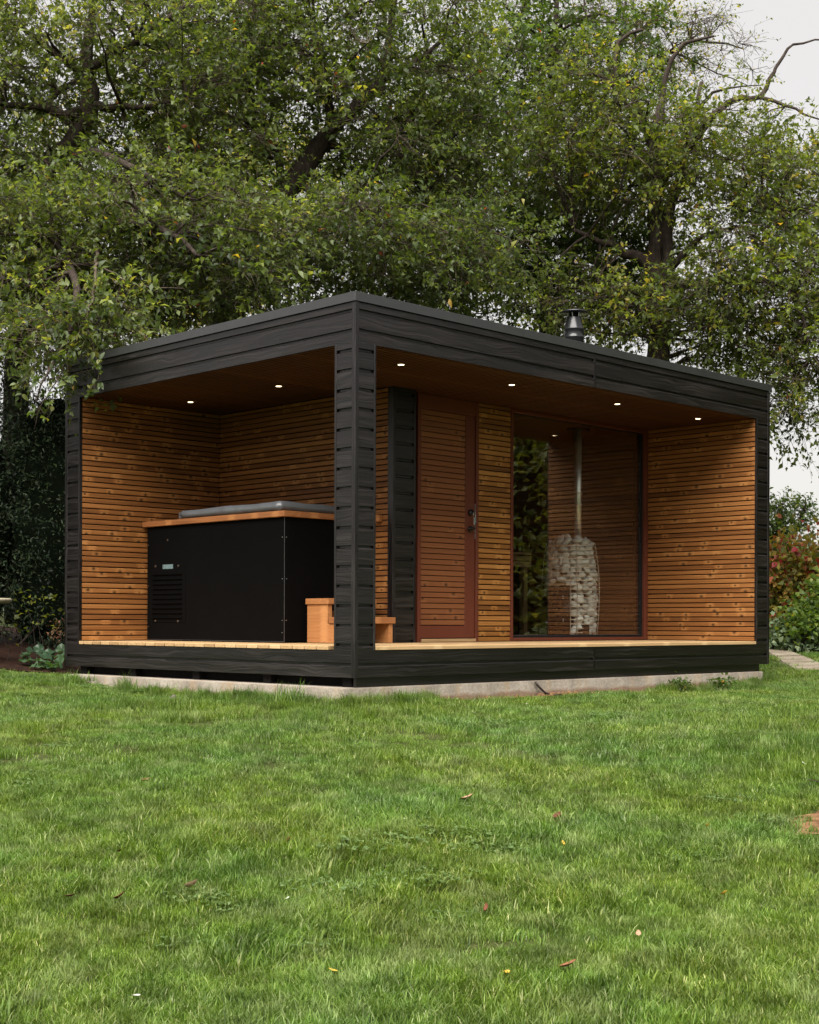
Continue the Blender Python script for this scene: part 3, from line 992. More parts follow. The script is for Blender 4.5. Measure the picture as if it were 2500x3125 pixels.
# ------------------------------------------------------------------ plunge tub in the alcove
TX0, TX1, TY0, TY1, TZ = .72, 1.585, 1.676, 3.728, 1.425
tub = thing('plunge_tub', 'black box-shaped plunge tub with wooden rim in the alcove', 'tub', ((TX0 + TX1) / 2, (TY0 + TY1) / 2, DECK))
tub_o = np.array(tub.location)


def tl(mb):
    mb.v = [tuple(np.array(q) - tub_o) for q in mb.v]
    return mb


tl(MB().box(TX0 + .006, TX1, TY0 + .006, TY1, DECK + .012, TZ - .002)).build('inner_box', M['backing'], tub)
sidep = tl(MB().bbox(TX0, TX0 + .0055, TY0 + .0035, TY1, DECK + .014, TZ, .001)).build('side_panel', M['tub'], tub)
tl(MB().bbox(TX0 + .0065, TX1, TY0, TY0 + .0055, DECK + .014, TZ, .001)).build('front_panel', M['tub'], tub)
tl(MB().box(TX0 + .0008, TX0 + .006, TY0 + .0008, TY0 + .003, DECK + .014, TZ)).build('corner_strip', M['gap'], tub)
tl(MB().box(TX0 + .001, TX0 + .02, TY1 - .055, TY1 - .053, DECK + .02, TZ)).build('seam', M['gap'], tub)
tl(MB().box(TX0 - .0005, TX0 + .01, TY0, TY1, DECK + .010, DECK + .0135)).build('bottom_edge', M['gap'], tub)
scr = MB().tube([(-.003, 0, 0), (.001, 0, 0)], [.004, .0048], 8).mesh('screw', M['steel'])
for z in (1.25, .89, .53, .425):
    o = link('screw', scr, tub, Vector((TX0, TY0 + .024, z)) - Vector(tub_o))
for z in (1.25, .89, .53):
    o = link('screw', scr, tub, Vector((TX0 + .022, TY0, z)) - Vector(tub_o), math.pi / 2)
for z in (1.254, .86, .47):
    o = link('screw', scr, tub, Vector((TX0, TY1 - .02, z)) - Vector(tub_o))
bigscr = MB().tube([(-.005, 0, 0), (.001, 0, 0)], [.010, .0115], 12).mesh('bolt', M['steel'])
o = link('bolt', bigscr, tub, Vector((TX0, 3.395, 1.292)) - Vector(tub_o)); o.scale = (.8, .8, .8)
# vent panel
vent = tl(MB().bbox(TX0 - .0035, TX0 - .0002, 3.110, 3.637, .508, 1.066, .001)).build('vent_panel', M['tub'], tub)
for y, z in ((3.586, 1.047), (3.217, 1.043), (3.587, .525), (3.22, .523)):
    link('bolt', bigscr, tub, Vector((TX0 - .003, y, z)) - Vector(tub_o))
tl(MB().bbox(TX0 - .006, TX0 - .0036, 3.303, 3.469, 1.017, 1.059, .0008)).build('plaque', M['plaque'], tub)
o = link('bolt', bigscr, tub, Vector((TX0 - .005, 3.443, 1.042)) - Vector(tub_o)); o.scale = (.7, .7, .7)
lou = MB().prism_x([(0, 0), (-.013, .003), (-.0145, .0005), (-.001, -.013)], 0, .472).mesh('louvre', M['tub'])
for k in range(10):
    o = link('louvre', lou, tub, Vector((TX0 - .0035, 3.628, .964 - k * .0457)) - Vector(tub_o), -math.pi / 2)
# rim planks and folded cover
rim = part('rim', tub)
ov = .032
tl(MB().bbox(TX0 - ov, TX0 + .15, TY0 - ov, TY1 + .045, TZ + .001, TZ + .052, .004)).build('rim_plank', M['rim'], rim)
tl(MB().bbox(TX0 + .151, XC - .004, TY0 - ov, TY0 + .12, TZ + .001, TZ + .052, .004)).build('rim_plank', M['rim_x'], rim)
tl(MB().bbox(TX1 - .14, XC - .004, TY0 + .122, TY1 + .045, TZ + .001, TZ + .052, .004)).build('rim_plank', M['rim'], rim)
tl(MB().bbox(TX0 + .151, TX1 - .141, TY1 - .12, TY1 + .045, TZ + .001, TZ + .052, .004)).build('rim_plank', M['rim_x'], rim)
bm = bmesh.new()
bmesh.ops.create_cube(bm, size=1)
cx0, cx1, cy0, cy1, cz0, cz1 = TX0 - .006, XC - .03, TY0 + .055, 3.20, TZ + .054, TZ + .140
for q in bm.verts:
    q.co = Vector((cx0 + (q.co.x + .5) * (cx1 - cx0), cy0 + (q.co.y + .5) * (cy1 - cy0), cz0 + (q.co.z + .5) * (cz1 - cz0)))
bmesh.ops.bevel(bm, geom=bm.edges[:], offset=.012, segments=2, affect='EDGES')
bmesh.ops.subdivide_edges(bm, edges=[e for e in bm.edges if e.calc_length() > .3], cuts=24, use_grid_fill=True)
for q in bm.verts:
    x, y, z = q.co
    if x < cx0 + .02: q.co.x += .006 * math.sin(9 * y) * math.sin(3.1 * y + 1) - .004 * math.sin(23 * y)
    if z > cz1 - .02: q.co.z += .004 * math.sin(7 * y + 4 * x) + .003 * math.sin(17 * x) - .010 * (y - cy0) * .5
    q.co -= Vector(tub_o)
me = bpy.data.meshes.new('cover'); bm.to_mesh(me); bm.free(); me.materials.append(M['vinyl']); me.shade_smooth()
cv = link('cover', me, tub)
for k in range(4):
    tl(MB().bbox(cx0 + .004, cx0 + .12, 3.185, 3.222, TZ + .060 + k * .0155, TZ + .070 + k * .0155, .003)).build('cover_fold', M['vinyl'], cv)

# ------------------------------------------------------------------ steps up to the tub
steps = thing('tub_steps', 'small two-tread wooden steps against the black tub', 'steps', (1.2, 1.37, DECK))
so = np.array(steps.location)


def sl(mb):
    mb.v = [tuple(np.array(q) - so) for q in mb.v]
    return mb


def step_side(x0):
    b_ = .048
    m_ = MB()
    prof = [(1.628, DECK + .004), (1.628, .668), (1.360, .668), (1.360, .503), (1.115, .503), (1.115, DECK + .004)]
    m_.prism_x(prof, x0, x0 + b_)
    return sl(m_)


step_side(.942).build('side', M['step'], steps)
step_side(1.432).build('side', M['step'], steps)
sl(MB().bbox(.928, 1.50, 1.338, 1.640, .669, .721, .004)).build('tread', M['step_x'], steps)
sl(MB().bbox(.928, 1.50, 1.095, 1.3375, .504, .560, .004)).build('tread', M['step_x'], steps)
sl(MB().bbox(.9905, 1.4315, 1.600, 1.622, .40, .62, .003)).build('back_board', M['step_x'], steps)
for x in (.966, 1.456):
    sl(MB().bbox(x - .015, x + .015, 1.135, 1.165, DECK, DECK + .0038, .0008)).build('foot', M['rubber'], steps)

# ------------------------------------------------------------------ sauna stove behind the window
sc_ = ST_C.copy()
stove = thing('sauna_stove', 'barrel shaped wire cage sauna stove full of pale round stones', 'stove', (float(sc_[0]), float(sc_[1]), DECK))
Z0, Z1, ZM = .03, 1.045, .57        # heights over the floor


def srad(z):
    t_ = (z - .52) / .55
    return .296 - .06 * (t_ * t_ if t_ > 0 else .55 * t_ * t_)


def spt(a, z, r_):
    """a = 0 to the right of the picture, pi/2 towards the viewer"""
    v_ = r_ * (math.cos(a) * RT - math.sin(a) * FW)
    return (v_[0], v_[1], z)


A_DOOR = (math.pi * .535, math.pi * 1.30)   # stoking door sector, lower half
def in_door(a):
    a = a % (2 * math.pi)
    return A_DOOR[0] < a < A_DOOR[1]


k = 0
z = Z0 + .005
while z < Z1 - .01:
    r_ = srad(z)
    aa = np.linspace(0, 2 * math.pi, 49)
    if z < ZM:
        aa = np.linspace(A_DOOR[1] - 2 * math.pi, A_DOOR[0], 37)
    MB().tube([spt(a, z, r_ + .004) for a in aa], .0042, 5).build('cage_ring', M['cage'], stove)
    z += .0455
for a in (math.pi * .46, math.pi * .535, math.pi * .05, math.pi * .78, math.pi * 1.0, math.pi * 1.3, math.pi * 1.75):
    zs = np.linspace(ZM if in_door(a + .01) and in_door(a - .01) else Z0, Z1 - .01, 14)
    MB().tube([spt(a, q, srad(q) + .008) for q in zs], .005, 5).build('cage_bar', M['cage'], stove)
fb = MB()
fb.lathe([(.18, .01), (.185, .03), (.185, ZM - .02), (.12, ZM + .05)], 28)
fb.build('firebox', M['dark_steel'], stove, True)
# stoking door: curved plate in the open sector
dm = MB()
aa = np.linspace(A_DOOR[0] + .04, A_DOOR[1] - .04, 22)
vv = [spt(a, q, srad(q) - .03) for q in (Z0, ZM - .012) for a in aa] + [spt(a, q, srad(q) - .038) for q in (Z0, ZM - .012) for a in aa]
n_ = len(aa)
ff = [(i, i + 1, n_ + i + 1, n_ + i) for i in range(n_ - 1)] + [(2 * n_ + i, 3 * n_ + i, 3 * n_ + i + 1, 2 * n_ + i + 1) for i in range(n_ - 1)]
ff += [(i, 2 * n_ + i, 2 * n_ + i + 1, i + 1) for i in range(n_ - 1)] + [(n_ + i, n_ + i + 1, 3 * n_ + i + 1, 3 * n_ + i) for i in range(n_ - 1)]
dm.add(vv, ff).build('stoking_door', M['dark_steel'], stove, True)
for z in (.46, .44, .22, .20):
    p_ = spt(math.pi * .63, z, srad(z) - .026)
    MB().tube([p_, (p_[0] - .006 * FW[0], p_[1] - .006 * FW[1], p_[2])], .005, 8).build('hinge_pin', M['steel'], stove)
for dy in (-.045, 0.0):
    zz_ = [spt(math.pi * .66 + dy, .87, srad(.87) + .006), spt(math.pi * .66 + dy, .78, srad(.78) + .006)]
    MB().tube(zz_, .003, 5).build('hook', M['cage'], stove)
MB().bbox(-.055, .055, -.006, .006, .06, .165, .002).build('ash_plate', M['dark_steel'], stove).matrix_local = Matrix.Translation(Vector(spt(math.pi * .37, 0, srad(.1) + .008))) @ Matrix.Rotation(CAM_YAW - math.pi / 2 - .35, 4, 'Z')
# stones
stones = []
for v_ in range(6):
    bm = bmesh.new()
    bmesh.ops.create_icosphere(bm, subdivisions=2, radius=1)
    ph = [random.uniform(0, 6) for _ in range(6)]
    for q in bm.verts:
        n3 = q.co.normalized()
        k = 1 + .10 * math.sin(2.2 * n3.x + ph[0]) * math.sin(1.9 * n3.y + ph[1]) + .07 * math.sin(3 * n3.z + ph[2] + 2 * n3.x)
        q.co = n3 * k
    me = bpy.data.meshes.new('stone'); bm.to_mesh(me); bm.free()
    me.materials.append(M['sstone']); me.shade_smooth(); stones.append(me)
placed = []
tries = 0
while tries < 16000 and len(placed) < 290:
    tries += 1
    layer = 0 if random.random() < .8 else 1
    z = random.uniform(Z0 + .035, Z1 + .03)
    a = random.uniform(0, 2 * math.pi)
    if z < ZM + .01 and (in_door(a) or in_door(a + .16) or in_door(a - .16)): continue
    s_ = random.uniform(.031, .052)
    if z > Z1 - .06:
        r_ = random.uniform(0, srad(z) - .03)
        z = Z1 - .02 + (1 - (r_ / .2) ** 2) * .05 + random.uniform(-.02, .02)
        if r_ < .07: continue
    else:
        r_ = srad(z) - .034 - layer * .06 - random.uniform(0, .012)
    p_ = np.array(spt(a, z, r_))
    if any(np.linalg.norm(p_ - q) < .74 * (s_ + t_) for q, t_ in placed): continue
    placed.append((p_, s_))
for p_, s_ in placed:
    o = link('stone', random.choice(stones), stove)
    out_ = Vector((p_[0], p_[1], 0)).normalized()
    rot = out_.to_track_quat('Z', 'Y').to_matrix().to_4x4() @ Matrix.Rotation(random.uniform(.6, 2.5), 4, 'Z')
    o.matrix_local = Matrix.Translation(Vector(p_)) @ rot @ Matrix.Diagonal((s_ * random.uniform(.78, 1.0), s_ * random.uniform(1.15, 1.5), s_ * .8, 1))
# flue pipe
fx = .08 * RT + .03 * FW
fpx = (float(fx[0]), float(fx[1]))
MB().lathe([(.038, .98), (.038, 2.235)], 24, fpx).build('flue_pipe', M['pipe'], stove, True)
for z in (1.43, 1.55):
    MB().lathe([(.039, z), (.046, z + .004), (.046, z + .014), (.039, z + .018)], 24, fpx).build('pipe_collar', M['pipe'], stove, True)
MB().lathe([(.10, 2.236), (.13, 2.238), (.13, 2.2425), (.06, 2.244)], 28, fpx).build('ceiling_plate', M['blackmetal'], stove, True)

# bench inside the hot room
bx1 = 5.46
by0 = 2.9
bn = thing('sauna_bench', 'wooden bench inside the hot room behind the window glass', 'bench', (4.0, 3.3, DECK))
bo = np.array(bn.location)
def bl(mb):
    mb.v = [tuple(np.array(q) - bo) for q in mb.v]
    return mb
for k in range(5):
    bl(MB().bbox(2.0, bx1, by0 + k * .15, by0 + .14 + k * .15, 1.30, 1.33, .004)).build('seat_board', M['deck'], bn)
for k in range(2):
    bl(MB().bbox(2.0, bx1, by0 + .002, by0 + .03, 1.16 + k * .068, 1.222 + k * .068, .003)).build('front_board', M['deck'], bn)
for x in (2.1, 3.7, 5.36):
    bl(MB().bbox(x, x + .07, by0 + .031, by0 + .10, DECK, 1.299, .003)).build('leg', M['deck'], bn)

# ------------------------------------------------------------------ foliage
def unit(a):
    return a / (np.linalg.norm(a, axis=-1, keepdims=True) + 1e-9)


def leaf_arrays(base, d, nrm, L, wr=.5, fold=.16, curl=.14):
    """folded, slightly curled leaves of 4 triangles each"""
    n = len(base)
    t = unit(d); s = unit(np.cross(t, nrm)); n2 = np.cross(s, t)
    L = L[:, None]
    w = L * (wr if np.isscalar(wr) else wr[:, None])
    cu = rng.normal(curl, .12, (n, 1))
    v = np.empty((n, 5, 3))
    v[:, 0] = base
    mid = base + t * L * .48 + n2 * L * .05
    v[:, 1] = mid + s * w * .5 + n2 * w * fold
    v[:, 2] = mid - s * w * .5 + n2 * w * fold
    v[:, 3] = mid
    v[:, 4] = base + t * L - n2 * L * cu
    tri = np.array([0, 1, 3, 0, 3, 2, 1, 4, 3, 3, 4, 2])
    f = (np.arange(n)[:, None] * 5 + tri[None]).ravel()
    return v.reshape(-1, 3), f


def twig_arrays(P, r0, r1):
    """P: (n,3,3) three points per twig -> three-sided tubes"""
    n = len(P)
    t = unit(P[:, 2] - P[:, 0])
    a = np.where(np.abs(t[:, 2:3]) < .9, np.array([[0, 0, 1.0]]), np.array([[1.0, 0, 0]]))
    s = unit(np.cross(t, a)); u = np.cross(s, t)
    v = np.empty((n, 9, 3))
    rr = [r0, (r0 + r1) / 2, r1]
    for i in range(3):
        for k in range(3):
            g = 2 * math.pi * k / 3
            v[:, i * 3 + k] = P[:, i] + rr[i] * (math.cos(g) * s + math.sin(g) * u)
    tri = []
    for i in range(2):
        for k in range(3):
            k2 = (k + 1) % 3
            tri += [i * 3 + k, i * 3 + k2, i * 3 + 3 + k2, i * 3 + k, i * 3 + 3 + k2, i * 3 + 3 + k]
    return v.reshape(-1, 3), (np.arange(n)[:, None] * 9 + np.array(tri)[None]).ravel()


def smooth_line(pts, step=.18, jit=.0):
    P = np.array(pts, float)
    if len(P) == 2:
        P = np.array([P[0], (P[0] + P[1]) / 2, P[1]])
    Q = np.vstack([2 * P[0] - P[1], P, 2 * P[-1] - P[-2]])
    out = []
    for i in range(1, len(Q) - 2):
        n = max(2, int(np.linalg.norm(Q[i + 1][:3] - Q[i][:3]) / step))
        for t in np.linspace(0, 1, n, endpoint=False):
            out.append(.5 * ((2 * Q[i]) + (-Q[i - 1] + Q[i + 1]) * t + (2 * Q[i - 1] - 5 * Q[i] + 4 * Q[i + 1] - Q[i + 2]) * t * t + (-Q[i - 1] + 3 * Q[i] - 3 * Q[i + 1] + Q[i + 2]) * t ** 3))
    out.append(Q[-2])
    out = np.array(out)
    if jit:
        out[1:-1, :3] += rng.normal(0, jit, (len(out) - 2, 3))
    return out


def basis(v):
    """offset given as (along picture right, away from viewer, up)"""
    return v[..., 0:1] * RT + v[..., 1:2] * FW + v[..., 2:3] * UP


def ellipsoid_pts(n, bias=.45):
    d = unit(rng.normal(size=(n, 3)))
    return d * (rng.random((n, 1)) ** bias)


def make_tree(name, label, limbs, crowns, leaf, mat, sprays=24, per=9, tint=(.42, .2), origin=None, mind=.34, clr=(.34, .58), droop=.12, group=None, bare=0, keep=None, tubeseg=8):
    lines = []
    for lb in limbs:
        pts = [np.append(at(px, py, d), r) for px, py, d, r in lb]
        lines.append(smooth_line(pts, .2, .012))
    base = lines[0][0][:3].copy() if origin is None else np.array(origin, float)
    root = thing(name, label, 'tree', tuple(base), group)
    skel = np.vstack([l[:, :3] for l in lines]); srad_ = np.concatenate([l[:, 3] for l in lines])
    tm = MB()
    for l in lines:
        tm.tube(l[:, :3] - base, l[:, 3], tubeseg)
    # clump centres
    C = []
    for px, py, d, a, b, c, n in crowns:
        o = at(px, py, d)
        got, tr_ = 0, 0
        while got < n and tr_ < n * 30:
            tr_ += 1
            q = o + (ellipsoid_pts(1, .5)[0] * np.array([a, b, c])) @ np.stack([RT, FW, UP])
            if q[2] < .25: continue
            if keep is not None and not keep(q): continue
            if C and np.min(np.linalg.norm(np.array(C) - q, axis=1)) < mind: continue
            C.append(q); got += 1
    C = np.array(C)
    cen = C.mean(0)
    tw, lb_, ld, ln, lL, lt = [], [], [], [], [], []
    for c in C:
        # bough from the nearest limb to this clump
        dist = np.linalg.norm(skel - c, axis=1) + np.maximum(0, skel[:, 2] - c[2]) * .6
        j = int(np.argmin(dist))
        s0 = skel[j]
        r0 = min(.022, srad_[j] * .6)
        m_ = (s0 + c) / 2 + np.array([0, 0, .10 * np.linalg.norm(c - s0)]) + rng.normal(0, .06, 3)
        q_ = smooth_line([np.append(s0, r0), np.append(m_, r0 * .7), np.append(c, .007)], .25, .02)
        tm.tube(q_[:, :3] - base, np.maximum(q_[:, 3], .004), 5, False)
        R_ = rng.uniform(*clr)
        nsub = 6
        sd = unit(rng.normal(size=(nsub, 3)) + .5 * unit(c - cen)); sd[:, 2] *= .7
        ends = c + sd * R_ * .75
        P = np.stack([np.repeat(c[None], nsub, 0), (c + ends) / 2 + rng.normal(0, .04, (nsub, 3)), ends], 1)
        tw.append((P, .006, .003))
        ns = int(sprays * rng.uniform(.75, 1.25) * (R_ / np.mean(clr)) ** 2)
        off = ellipsoid_pts(ns, .4) * np.array([1, 1, .78]) * R_
        p = c + off
        d = unit(off) * .6 + unit(c - cen) * .3 + rng.normal(0, .38, (ns, 3)) + np.array([0, 0, .18])
        d = unit(d)
        Ls = rng.uniform(.16, .36, ns)
        # start of each twig: nearest of the sub-branches
        se = ends[rng.integers(0, nsub, ns)]
        a0 = c + (se - c) * rng.uniform(.3, 1, (ns, 1))
        a0 = a0 * .45 + p * .55
        e = p + d * Ls[:, None] - np.array([0, 0, droop])[None] * Ls[:, None]
        tw.append((np.stack([a0, p, e], 1), .0032, .0014))
        if bare and rng.random() < bare:
            continue
        k = per
        tpar = np.tile(np.linspace(.05, 1, k), (ns, 1)) + rng.normal(0, .04, (ns, k))
        bb = p[:, None] + d[:, None] * (tpar * Ls[:, None])[..., None]
        bb[..., 2] -= droop * tpar ** 2 * Ls[:, None]
        rad = unit(np.cross(d[:, None], rng.normal(size=(ns, k, 3))))
        dd = unit(d[:, None] * rng.uniform(.2, .9, (ns, k, 1)) + rad * .85 + np.array([0, 0, -.18]))
        nn = unit(np.array([0, 0, .85]) + rng.normal(0, .5, (ns, k, 3)) - FW * .12)
        lb_.append(bb.reshape(-1, 3)); ld.append(dd.reshape(-1, 3)); ln.append(nn.reshape(-1, 3))
        lL.append((rng.uniform(leaf[0], leaf[1], (ns, k)) * np.where(rng.random((ns, k)) < .3, .65, 1) * rng.choice([.78, .95, 1.0, 1.18], (ns, 1)) * rng.uniform(.88, 1.14)).ravel())
        lt.append(np.clip(rng.normal(tint[0], tint[1] * .62, (ns, k)) + rng.normal(0, .14) + rng.normal(0, .12, (ns, 1)) , 0, .93).ravel())
    bb = np.vstack(lb_); n = len(bb)
    tt = np.concatenate(lt)
    odd = rng.random(n)
    tt[odd < .006] = rng.uniform(.93, .975, (odd < .006).sum())
    tt[odd > .9988] = 1.0
    v, f = leaf_arrays(bb - base, np.vstack(ld), np.vstack(ln), np.concatenate(lL), rng.uniform(.42, .62, n))
    crown = link('crown', raw_mesh('crown', v, f, 3, mat, {'tint': np.repeat(tt, 5)}), root)
    crown['kind'] = 'stuff'
    tm.build('trunk', M['bark'], root, True)
    V, F_, o_ = [], [], 0
    for P, r0, r1 in tw:
        a_, b_ = twig_arrays(P - base, r0, r1)
        V.append(a_); F_.append(b_ + o_); o_ += len(a_)
    tg = link('twigs', raw_mesh('twigs', np.vstack(V), np.concatenate(F_), 3, M['twig']), root)
    tg['kind'] = 'stuff'
    return root, n


NLEAF = 0


def project(q):
    v = np.asarray(q) - CAM
    d = v @ FW
    u, w = v @ RT / d, -v[2] / d
    return 1250 + CAM_F * (cr * u - sr * w), CAM_CY + CAM_F * (sr * u + cr * w), d


def open_before(segs, r=62):
    """keeps most growth from hiding the bare limbs inside a crown"""
    def f(q):
        x, y, d = project(q)
        for (x0, y0), (x1, y1), dl in segs:
            if d > dl + .25: continue
            t = max(0, min(1, ((x - x0) * (x1 - x0) + (y - y0) * (y1 - y0)) / ((x1 - x0) ** 2 + (y1 - y0) ** 2)))
            if math.hypot(x - x0 - t * (x1 - x0), y - y0 - t * (y1 - y0)) < r and rng.random() < .8: return False
        return True
    return f


# left crab apple: leans over the left end of the cabin
t1, n = make_tree('crab_apple_tree', 'old crab apple whose boughs hang over the left end of the cabin roof',
    [[(60, 1900, 16.2, .17), (40, 1500, 16.2, .15), (70, 900, 16.0, .14), (130, 548, 15.8, .115), (200, 450, 15.8, .10), (245, 385, 15.8, .10), (276, 325, 15.8, .105), (262, 219, 15.8, .08), (280, 60, 15.8, .05), (300, -150, 15.8, .03)],
     [(276, 325, 15.8, .06), (330, 330, 15.7, .045), (420, 325, 15.6, .03), (560, 300, 15.5, .015)],
     [(260, 340, 15.8, .065), (200, 350, 15.7, .055), (130, 330, 15.6, .045), (20, 320, 15.4, .03)],
     [(240, 391, 15.8, .05), (150, 310, 15.9, .04), (230, 250, 16, .03)],
     [(150, 520, 15.8, .06), (280, 470, 15.3, .045), (420, 520, 14.8, .035), (560, 600, 14.4, .022)],
     [(90, 800, 16.0, .075), (300, 700, 15.0, .055), (450, 690, 14.4, .045), (560, 740, 14.0, .03), (600, 780, 13.9, .018)],
     [(90, 800, 16.0, .07), (180, 760, 14.6, .05), (230, 880, 13.5, .035), (215, 1000, 13.0, .022), (150, 1120, 12.8, .012), (110, 1230, 12.75, .006)],
     [(262, 219, 15.8, .05), (420, 120, 15.6, .035), (560, 20, 15.6, .02)], [(262, 240, 15.8, .05), (120, 120, 15.6, .035), (10, 60, 15.4, .02)]],
    [(150, 250, 15.6, 2.0, 1.4, 1.7, 62), (520, 250, 16.2, 1.6, 1.2, 1.6, 36), (300, 700, 14.8, 1.9, 1.0, .62, 50), (90, 860, 14.6, 1.2, .9, .7, 22), (-120, 600, 15.2, .9, .9, 1.6, 16),
     (550, 850, 14.9, 1.2, .7, .45, 22), (250, 1010, 13.4, .55, .45, .28, 9)],
    (.052, .092), M['leaf_a'], sprays=36, per=9, tint=(.45, .22), droop=.25, origin=at(60, 1920, 16.2), keep=open_before([((140, 530), (276, 325), 15.8), ((276, 325), (262, 219), 15.8), ((440, 345), (560, 560), 15.0)]))
NLEAF += n
# middle tree with the slanting dark trunk
t2, n = make_tree('crab_apple_tree', 'crab apple behind the roof with a thick dark trunk slanting to the right', 
    [[(640, 1500, 17.2, .20), (690, 1000, 17.2, .19), (760, 740, 17.2, .17), (800, 690, 17.2, .15), (868, 590, 17.2, .135), (940, 490, 17.2, .125), (998, 417, 17.2, .105), (1080, 330, 17.3, .08), (1155, 262, 17.4, .07), (1186, 130, 17.5, .05), (1215, -60, 17.5, .03)],
     [(1000, 420, 17.2, .06), (1000, 250, 17.0, .045), (960, 80, 17.0, .03)],
     [(868, 590, 17.2, .06), (840, 450, 17.3, .04), (780, 400, 17.3, .025)],
     [(905, 545, 17.2, .05), (960, 600, 16.8, .035), (1100, 640, 16.4, .02)],
     [(1420, 760, 17.6, .12), (1340, 640, 17.6, .10), (1280, 553, 17.6, .085), (1222, 470, 17.6, .07), (1180, 380, 17.7, .04)],
     [(1150, 262, 17.4, .045), (1300, 160, 17.4, .03), (1400, 60, 17.4, .02)],
     [(800, 690, 17.2, .07), (700, 760, 16.2, .045), (620, 800, 15.4, .03), (500, 810, 15.0, .015)]],
    [(1000, 200, 17.2, 2.1, 1.4, 1.7, 72), (900, 740, 16.2, 1.7, 1.0, .55, 50), (1250, 420, 17.6, 1.2, 1.1, 1.2, 30), (700, 430, 17.8, 1.2, .9, 1.1, 16), (1250, 790, 16.6, 1.3, .9, .5, 32), (750, 60, 17.4, 1.2, 1.0, .9, 18)],
    (.054, .095), M['leaf_a'], sprays=34, per=9, tint=(.40, .22), droop=.2, origin=at(640, 1900, 17.2), keep=open_before([((810, 680), (998, 417), 17.2), ((1230, 480), (1280, 553), 17.6), ((1160, 260), (1186, 140), 17.4)]))
NLEAF += n
# right: twin-stemmed tree
t3, n = make_tree('bird_cherry_tree', 'twin-stemmed tree behind the right half of the roof, thinning to bare twigs at the top',
    [[(2010, 1500, 18.6, .16), (2010, 1100, 18.6, .15), (2007, 900, 18.6, .135), (1995, 780, 18.6, .095), (2000, 680, 18.6, .10), (1998, 560, 18.6, .085), (1990, 430, 18.6, .06), (2020, 300, 18.6, .035)],
     [(2020, 880, 18.6, .09), (2040, 780, 18.6, .08), (2034, 680, 18.6, .085), (2070, 560, 18.7, .06), (2110, 400, 18.7, .04), (2140, 250, 18.7, .02)],
     [(1990, 830, 18.6, .085), (1950, 790, 18.5, .08), (1905, 770, 18.4, .06), (1830, 735, 18.3, .04), (1750, 700, 18.2, .02)],
     [(2045, 820, 18.6, .06), (2090, 775, 18.5, .045), (2150, 720, 18.4, .03), (2260, 690, 18.2, .015)],
     [(1998, 560, 18.6, .06), (2080, 480, 18.5, .05), (2180, 350, 18.4, .045), (2260, 300, 18.3, .04), (2320, 297, 18.2, .034), (2350, 240, 18.2, .026), (2370, 200, 18.2, .022), (2400, 150, 18.2, .018), (2450, 132, 18.2, .014), (2520, 122, 18.2, .009)],
     [(2320, 297, 18.2, .026), (2400, 320, 18.1, .02), (2450, 350, 18.0, .014), (2520, 370, 18, .008)],
     [(2260, 640, 18.2, .03), (2380, 645, 18.0, .03), (2450, 640, 18, .018), (2540, 600, 18, .01)],
     [(1990, 430, 18.6, .035), (1880, 250, 18.5, .03), (1890, 130, 18.5, .024), (1960, 90, 18.5, .016)],
     [(2020, 880, 18.6, .05), (2200, 860, 17.8, .035), (2350, 860, 17.4, .025), (2440, 940, 17.2, .018), (2470, 1100, 17.1, .016)],
     [(1990, 600, 18.6, .045), (2050, 180, 18.6, .03), (2180, 110, 18.5, .014)]],
    [(2000, 480, 18.5, 1.9, 1.3, .75, 54), (2300, 520, 18.3, .95, 1.0, .70, 17), (1800, 420, 18.2, 1.1, 1.0, 1.0, 28), (2000, 930, 18.4, 1.6, .9, .55, 32), (2350, 820, 17.8, 1.2, .9, .9, 46), (2440, 1130, 17.6, .55, .7, .75, 20), (2240, 1010, 18.4, .9, .8, .5, 22), (2420, 620, 18.2, .6, .8, .7, 14)],
    (.052, .098), M['leaf_b'], sprays=26, per=8, tint=(.46, .22), droop=.3, origin=at(2010, 1900, 18.6), keep=open_before([((2007, 900), (2000, 640), 18.6), ((1990, 830), (1850, 745), 18.5), ((2045, 820), (2120, 750), 18.5)], 55))
NLEAF += n
# tree between the middle tree and the chimney, further back
t3b, n = make_tree('thin_birch_tree', 'thinning tree with bare twigs and few yellow leaves against the sky at the top right',
    [[(2000, 1500, 21.5, .11), (2005, 1000, 21.5, .09), (2010, 600, 21.5, .07), (1960, 350, 21.5, .05), (1885, 200, 21.5, .045), (1895, 120, 21.5, .035), (1960, 90, 21.5, .028), (2040, 20, 21.5, .02), (2100, -60, 21.5, .012)],
     [(1990, 420, 21.5, .04), (2060, 160, 21.4, .03), (2160, 125, 21.4, .018), (2270, 150, 21.4, .008)], [(1885, 200, 21.5, .03), (1800, 80, 21.5, .02), (1780, -60, 21.5, .01)],
     [(2060, 160, 21.4, .018), (2150, 200, 21.4, .012), (2280, 260, 21.4, .006)], [(1895, 120, 21.5, .02), (1910, 0, 21.5, .014), (1930, -80, 21.5, .008)], [(2010, 600, 21.5, .045), (2130, 330, 21.5, .03), (2220, 270, 21.5, .015), (2330, 260, 21.5, .006)]],
    [(2060, 170, 21.4, 1.35, .7, .62, 40), (1880, 60, 21.5, .8, .7, .7, 22)],
    (.045, .075), M['leaf_b'], sprays=20, per=4, tint=(.68, .22), droop=.3, origin=at(2060, 1900, 21.5), mind=.2, clr=(.3, .5), bare=.25)
NLEAF += n
